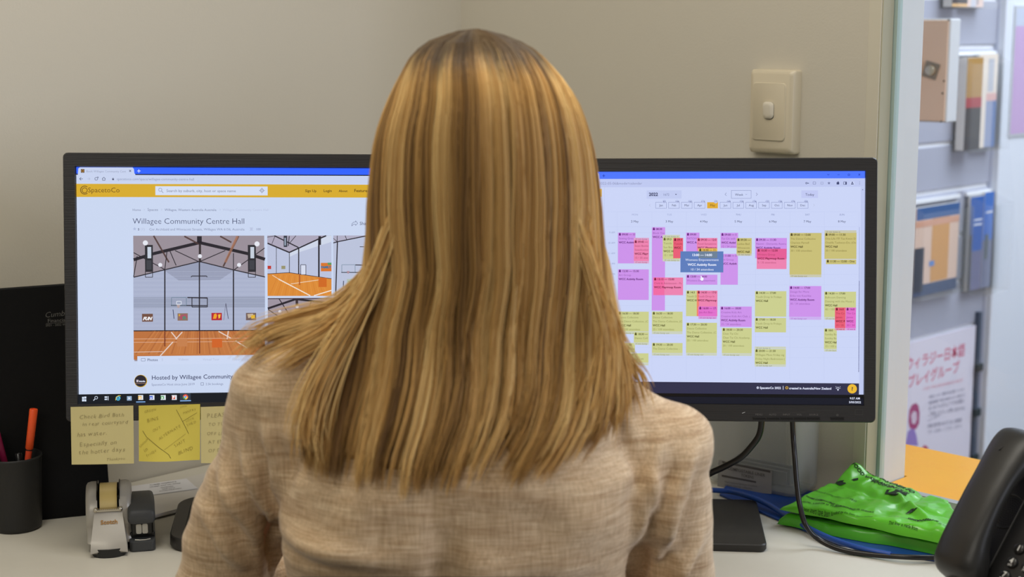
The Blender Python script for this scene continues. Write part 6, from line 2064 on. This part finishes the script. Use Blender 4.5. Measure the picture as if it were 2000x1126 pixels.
# hair swept over the left shoulder, and the wisps over the right one
def sweep(keys, n_, jit, seed, rad=0.0006, seg=18, spread=0.010):
    r_ = np.random.RandomState(seed)
    base_pts = [at_depth(a, b, c) for a, b, c in keys]
    out_ = []
    for i in range(n_):
        off0 = r_.normal(0, 1, 3) * jit; off1 = r_.normal(0, 1, 3) * jit * (0.8 + spread * 100)
        cut = r_.uniform(0.72, 1.0)
        pts = smooth_path(base_pts, 8)
        pts = np.array(pts); L_ = len(pts); pts = pts[:max(6, int(L_ * cut))]
        w_ = np.linspace(0, 1, len(pts))[:, None]
        pts = pts + off0 * (1 - w_) + off1 * w_
        ii = np.linspace(0, len(pts) - 1, seg)
        out_.append(np.stack([np.interp(ii, np.arange(len(pts)), pts[:, k]) for k in range(3)], -1))
    return np.array(out_)


groups = [
    ([(770, 380, 1.49), (748, 470, 1.485), (714, 550, 1.485), (655, 606, 1.49), (580, 632, 1.485), (510, 656, 1.48), (462, 700, 1.47)], 210, 0.0045),
    ([(775, 400, 1.46), (745, 500, 1.46), (708, 580, 1.46), (650, 640, 1.455), (580, 680, 1.445), (520, 712, 1.44)], 130, 0.0050),
    ([(775, 430, 1.44), (734, 540, 1.43), (690, 620, 1.42), (645, 700, 1.41), (610, 780, 1.40), (598, 850, 1.39), (612, 890, 1.39)], 150, 0.0050),
    ([(1130, 470, 1.47), (1168, 560, 1.46), (1196, 640, 1.46), (1206, 720, 1.45), (1206, 790, 1.435), (1198, 850, 1.42)], 90, 0.0045),
    ([(1136, 500, 1.49), (1176, 600, 1.485), (1214, 680, 1.485), (1244, 735, 1.48), (1258, 790, 1.46)], 60, 0.0040),
    ([(1130, 440, 1.44), (1162, 560, 1.42), (1180, 660, 1.41), (1172, 760, 1.395), (1150, 850, 1.385)], 60, 0.0060),
]
allP = []; allC = []
for gi, (ks, n_, jt) in enumerate(groups):
    q_ = sweep(ks, n_, jt, 31 + gi)
    allP.append(q_)
    tn_ = np.clip(0.45 + rng.rand(n_) * 0.5, 0, 1)[:, None]
    allC.append(np.where(tn_ > 0.5, md_c + (hi_c - md_c) * (tn_ - 0.5) * 2, lo_c + (md_c - lo_c) * tn_ * 2))
WP = settle(np.concatenate(allP), np.tile([0.003, 0.005, 0.007, 0.009], 1000)[:sum(len(a) for a in allP)])
st2 = strands(WP, np.concatenate(allC), np.full(len(WP), 0.0007), None, None, 'loose_wisps', hair_o)
st2['kind'] = 'stuff'

# ------------------------------------------------------------------ office chair
CHM = mat('chair_fabric', rgb(30, 30, 32), rough=0.9, bump=0.4, bscale=500)
CHP = mat('chair_plastic', rgb(22, 22, 23), rough=0.45)
chx = -0.075
ch = thing('office_chair', 'black office chair whose backrest just shows below the jacket', 'chair', (chx, 1.42, 0))
m = MB(); m.loft([[(chx + x * s_, 1.46 + y * s_, z_) for x, y in rrect(0, 0, 0.46, 0.44, 0.09, 8)] for z_, s_ in ((0.375, 0.93), (0.39, 1.0), (0.425, 1.0), (0.438, 0.95), (0.441, 0.8))])
build('seat', m, CHM, ch, smooth=True, angle=50)
ztop = at_depth(700, 1141, 1.30)[2]
m = MB()
rg = []
for y_, s_ in ((1.278, 0.93), (1.285, 0.985), (1.300, 1.0), (1.318, 0.985), (1.325, 0.93)):
    rg.append([(chx + x * s_, y_ + 0.035 * (x / 0.2) ** 2, (ztop + 0.52) / 2 + z_ * s_) for x, z_ in rrect(0, 0, 0.40, ztop - 0.52, 0.10, 12)])
m.loft(rg)
build('backrest', m, CHM, ch, smooth=True, angle=60)
m = MB(); m.tube(smooth_path([(chx, 1.30, 0.60), (chx, 1.27, 0.50), (chx, 1.29, 0.38), (chx, 1.40, 0.355)], 6), 0.018, 10)
build('back_bar', m, CHP, ch, smooth='all')
m = MB(); m.lathe((chx, 1.45, 0.0), [(0.030, 0.07), (0.030, 0.12), (0.022, 0.13), (0.022, 0.33), (0.06, 0.34), (0.06, 0.375)], seg=20)
build('gas_column', m, CHP, ch, smooth=True)
for k_ in range(5):
    a_ = 2 * math.pi * k_ / 5 + 0.3
    e = np.array([chx + 0.27 * math.cos(a_), 1.45 + 0.27 * math.sin(a_), 0.075])
    m = MB(); m.tube([(chx, 1.45, 0.10), (chx + 0.13 * math.cos(a_), 1.45 + 0.13 * math.sin(a_), 0.095), e], [0.024, 0.020, 0.014], 10)
    build('leg', m, CHP, ch, smooth='all')
    m = MB(); ax_ = np.array([-math.sin(a_), math.cos(a_), 0])
    m.lathe(e * np.array([1, 1, 0]) + Z * 0.0285 - ax_ * 0.018, [(0.020, 0), (0.028, 0.004), (0.028, 0.014), (0.022, 0.016), (0.022, 0.020), (0.028, 0.022), (0.028, 0.032), (0.020, 0.036)], ax_, seg=18)
    m.lathe(e * np.array([1, 1, 0]) + Z * 0.04, [(0.007, 0), (0.007, 0.035)], seg=10)
    build('caster', m, CHP, ch, smooth=True)
# ------------------------------------------------------------------ stand the room on the world axes
bpy.context.view_layer.update()
RZ = Matrix.Rotation(math.radians(45), 4, 'Z')
done = set()
for o in list(scene.objects):
    if o.type in ('MESH', 'EMPTY'):
        o.location = RZ @ o.location
        if o.type == 'MESH' and o.data.name not in done:
            done.add(o.data.name)
            o.data.transform(RZ)
    else:
        o.matrix_world = RZ @ o.matrix_world
for o in scene.objects:
    if '_o' in o: del o['_o']
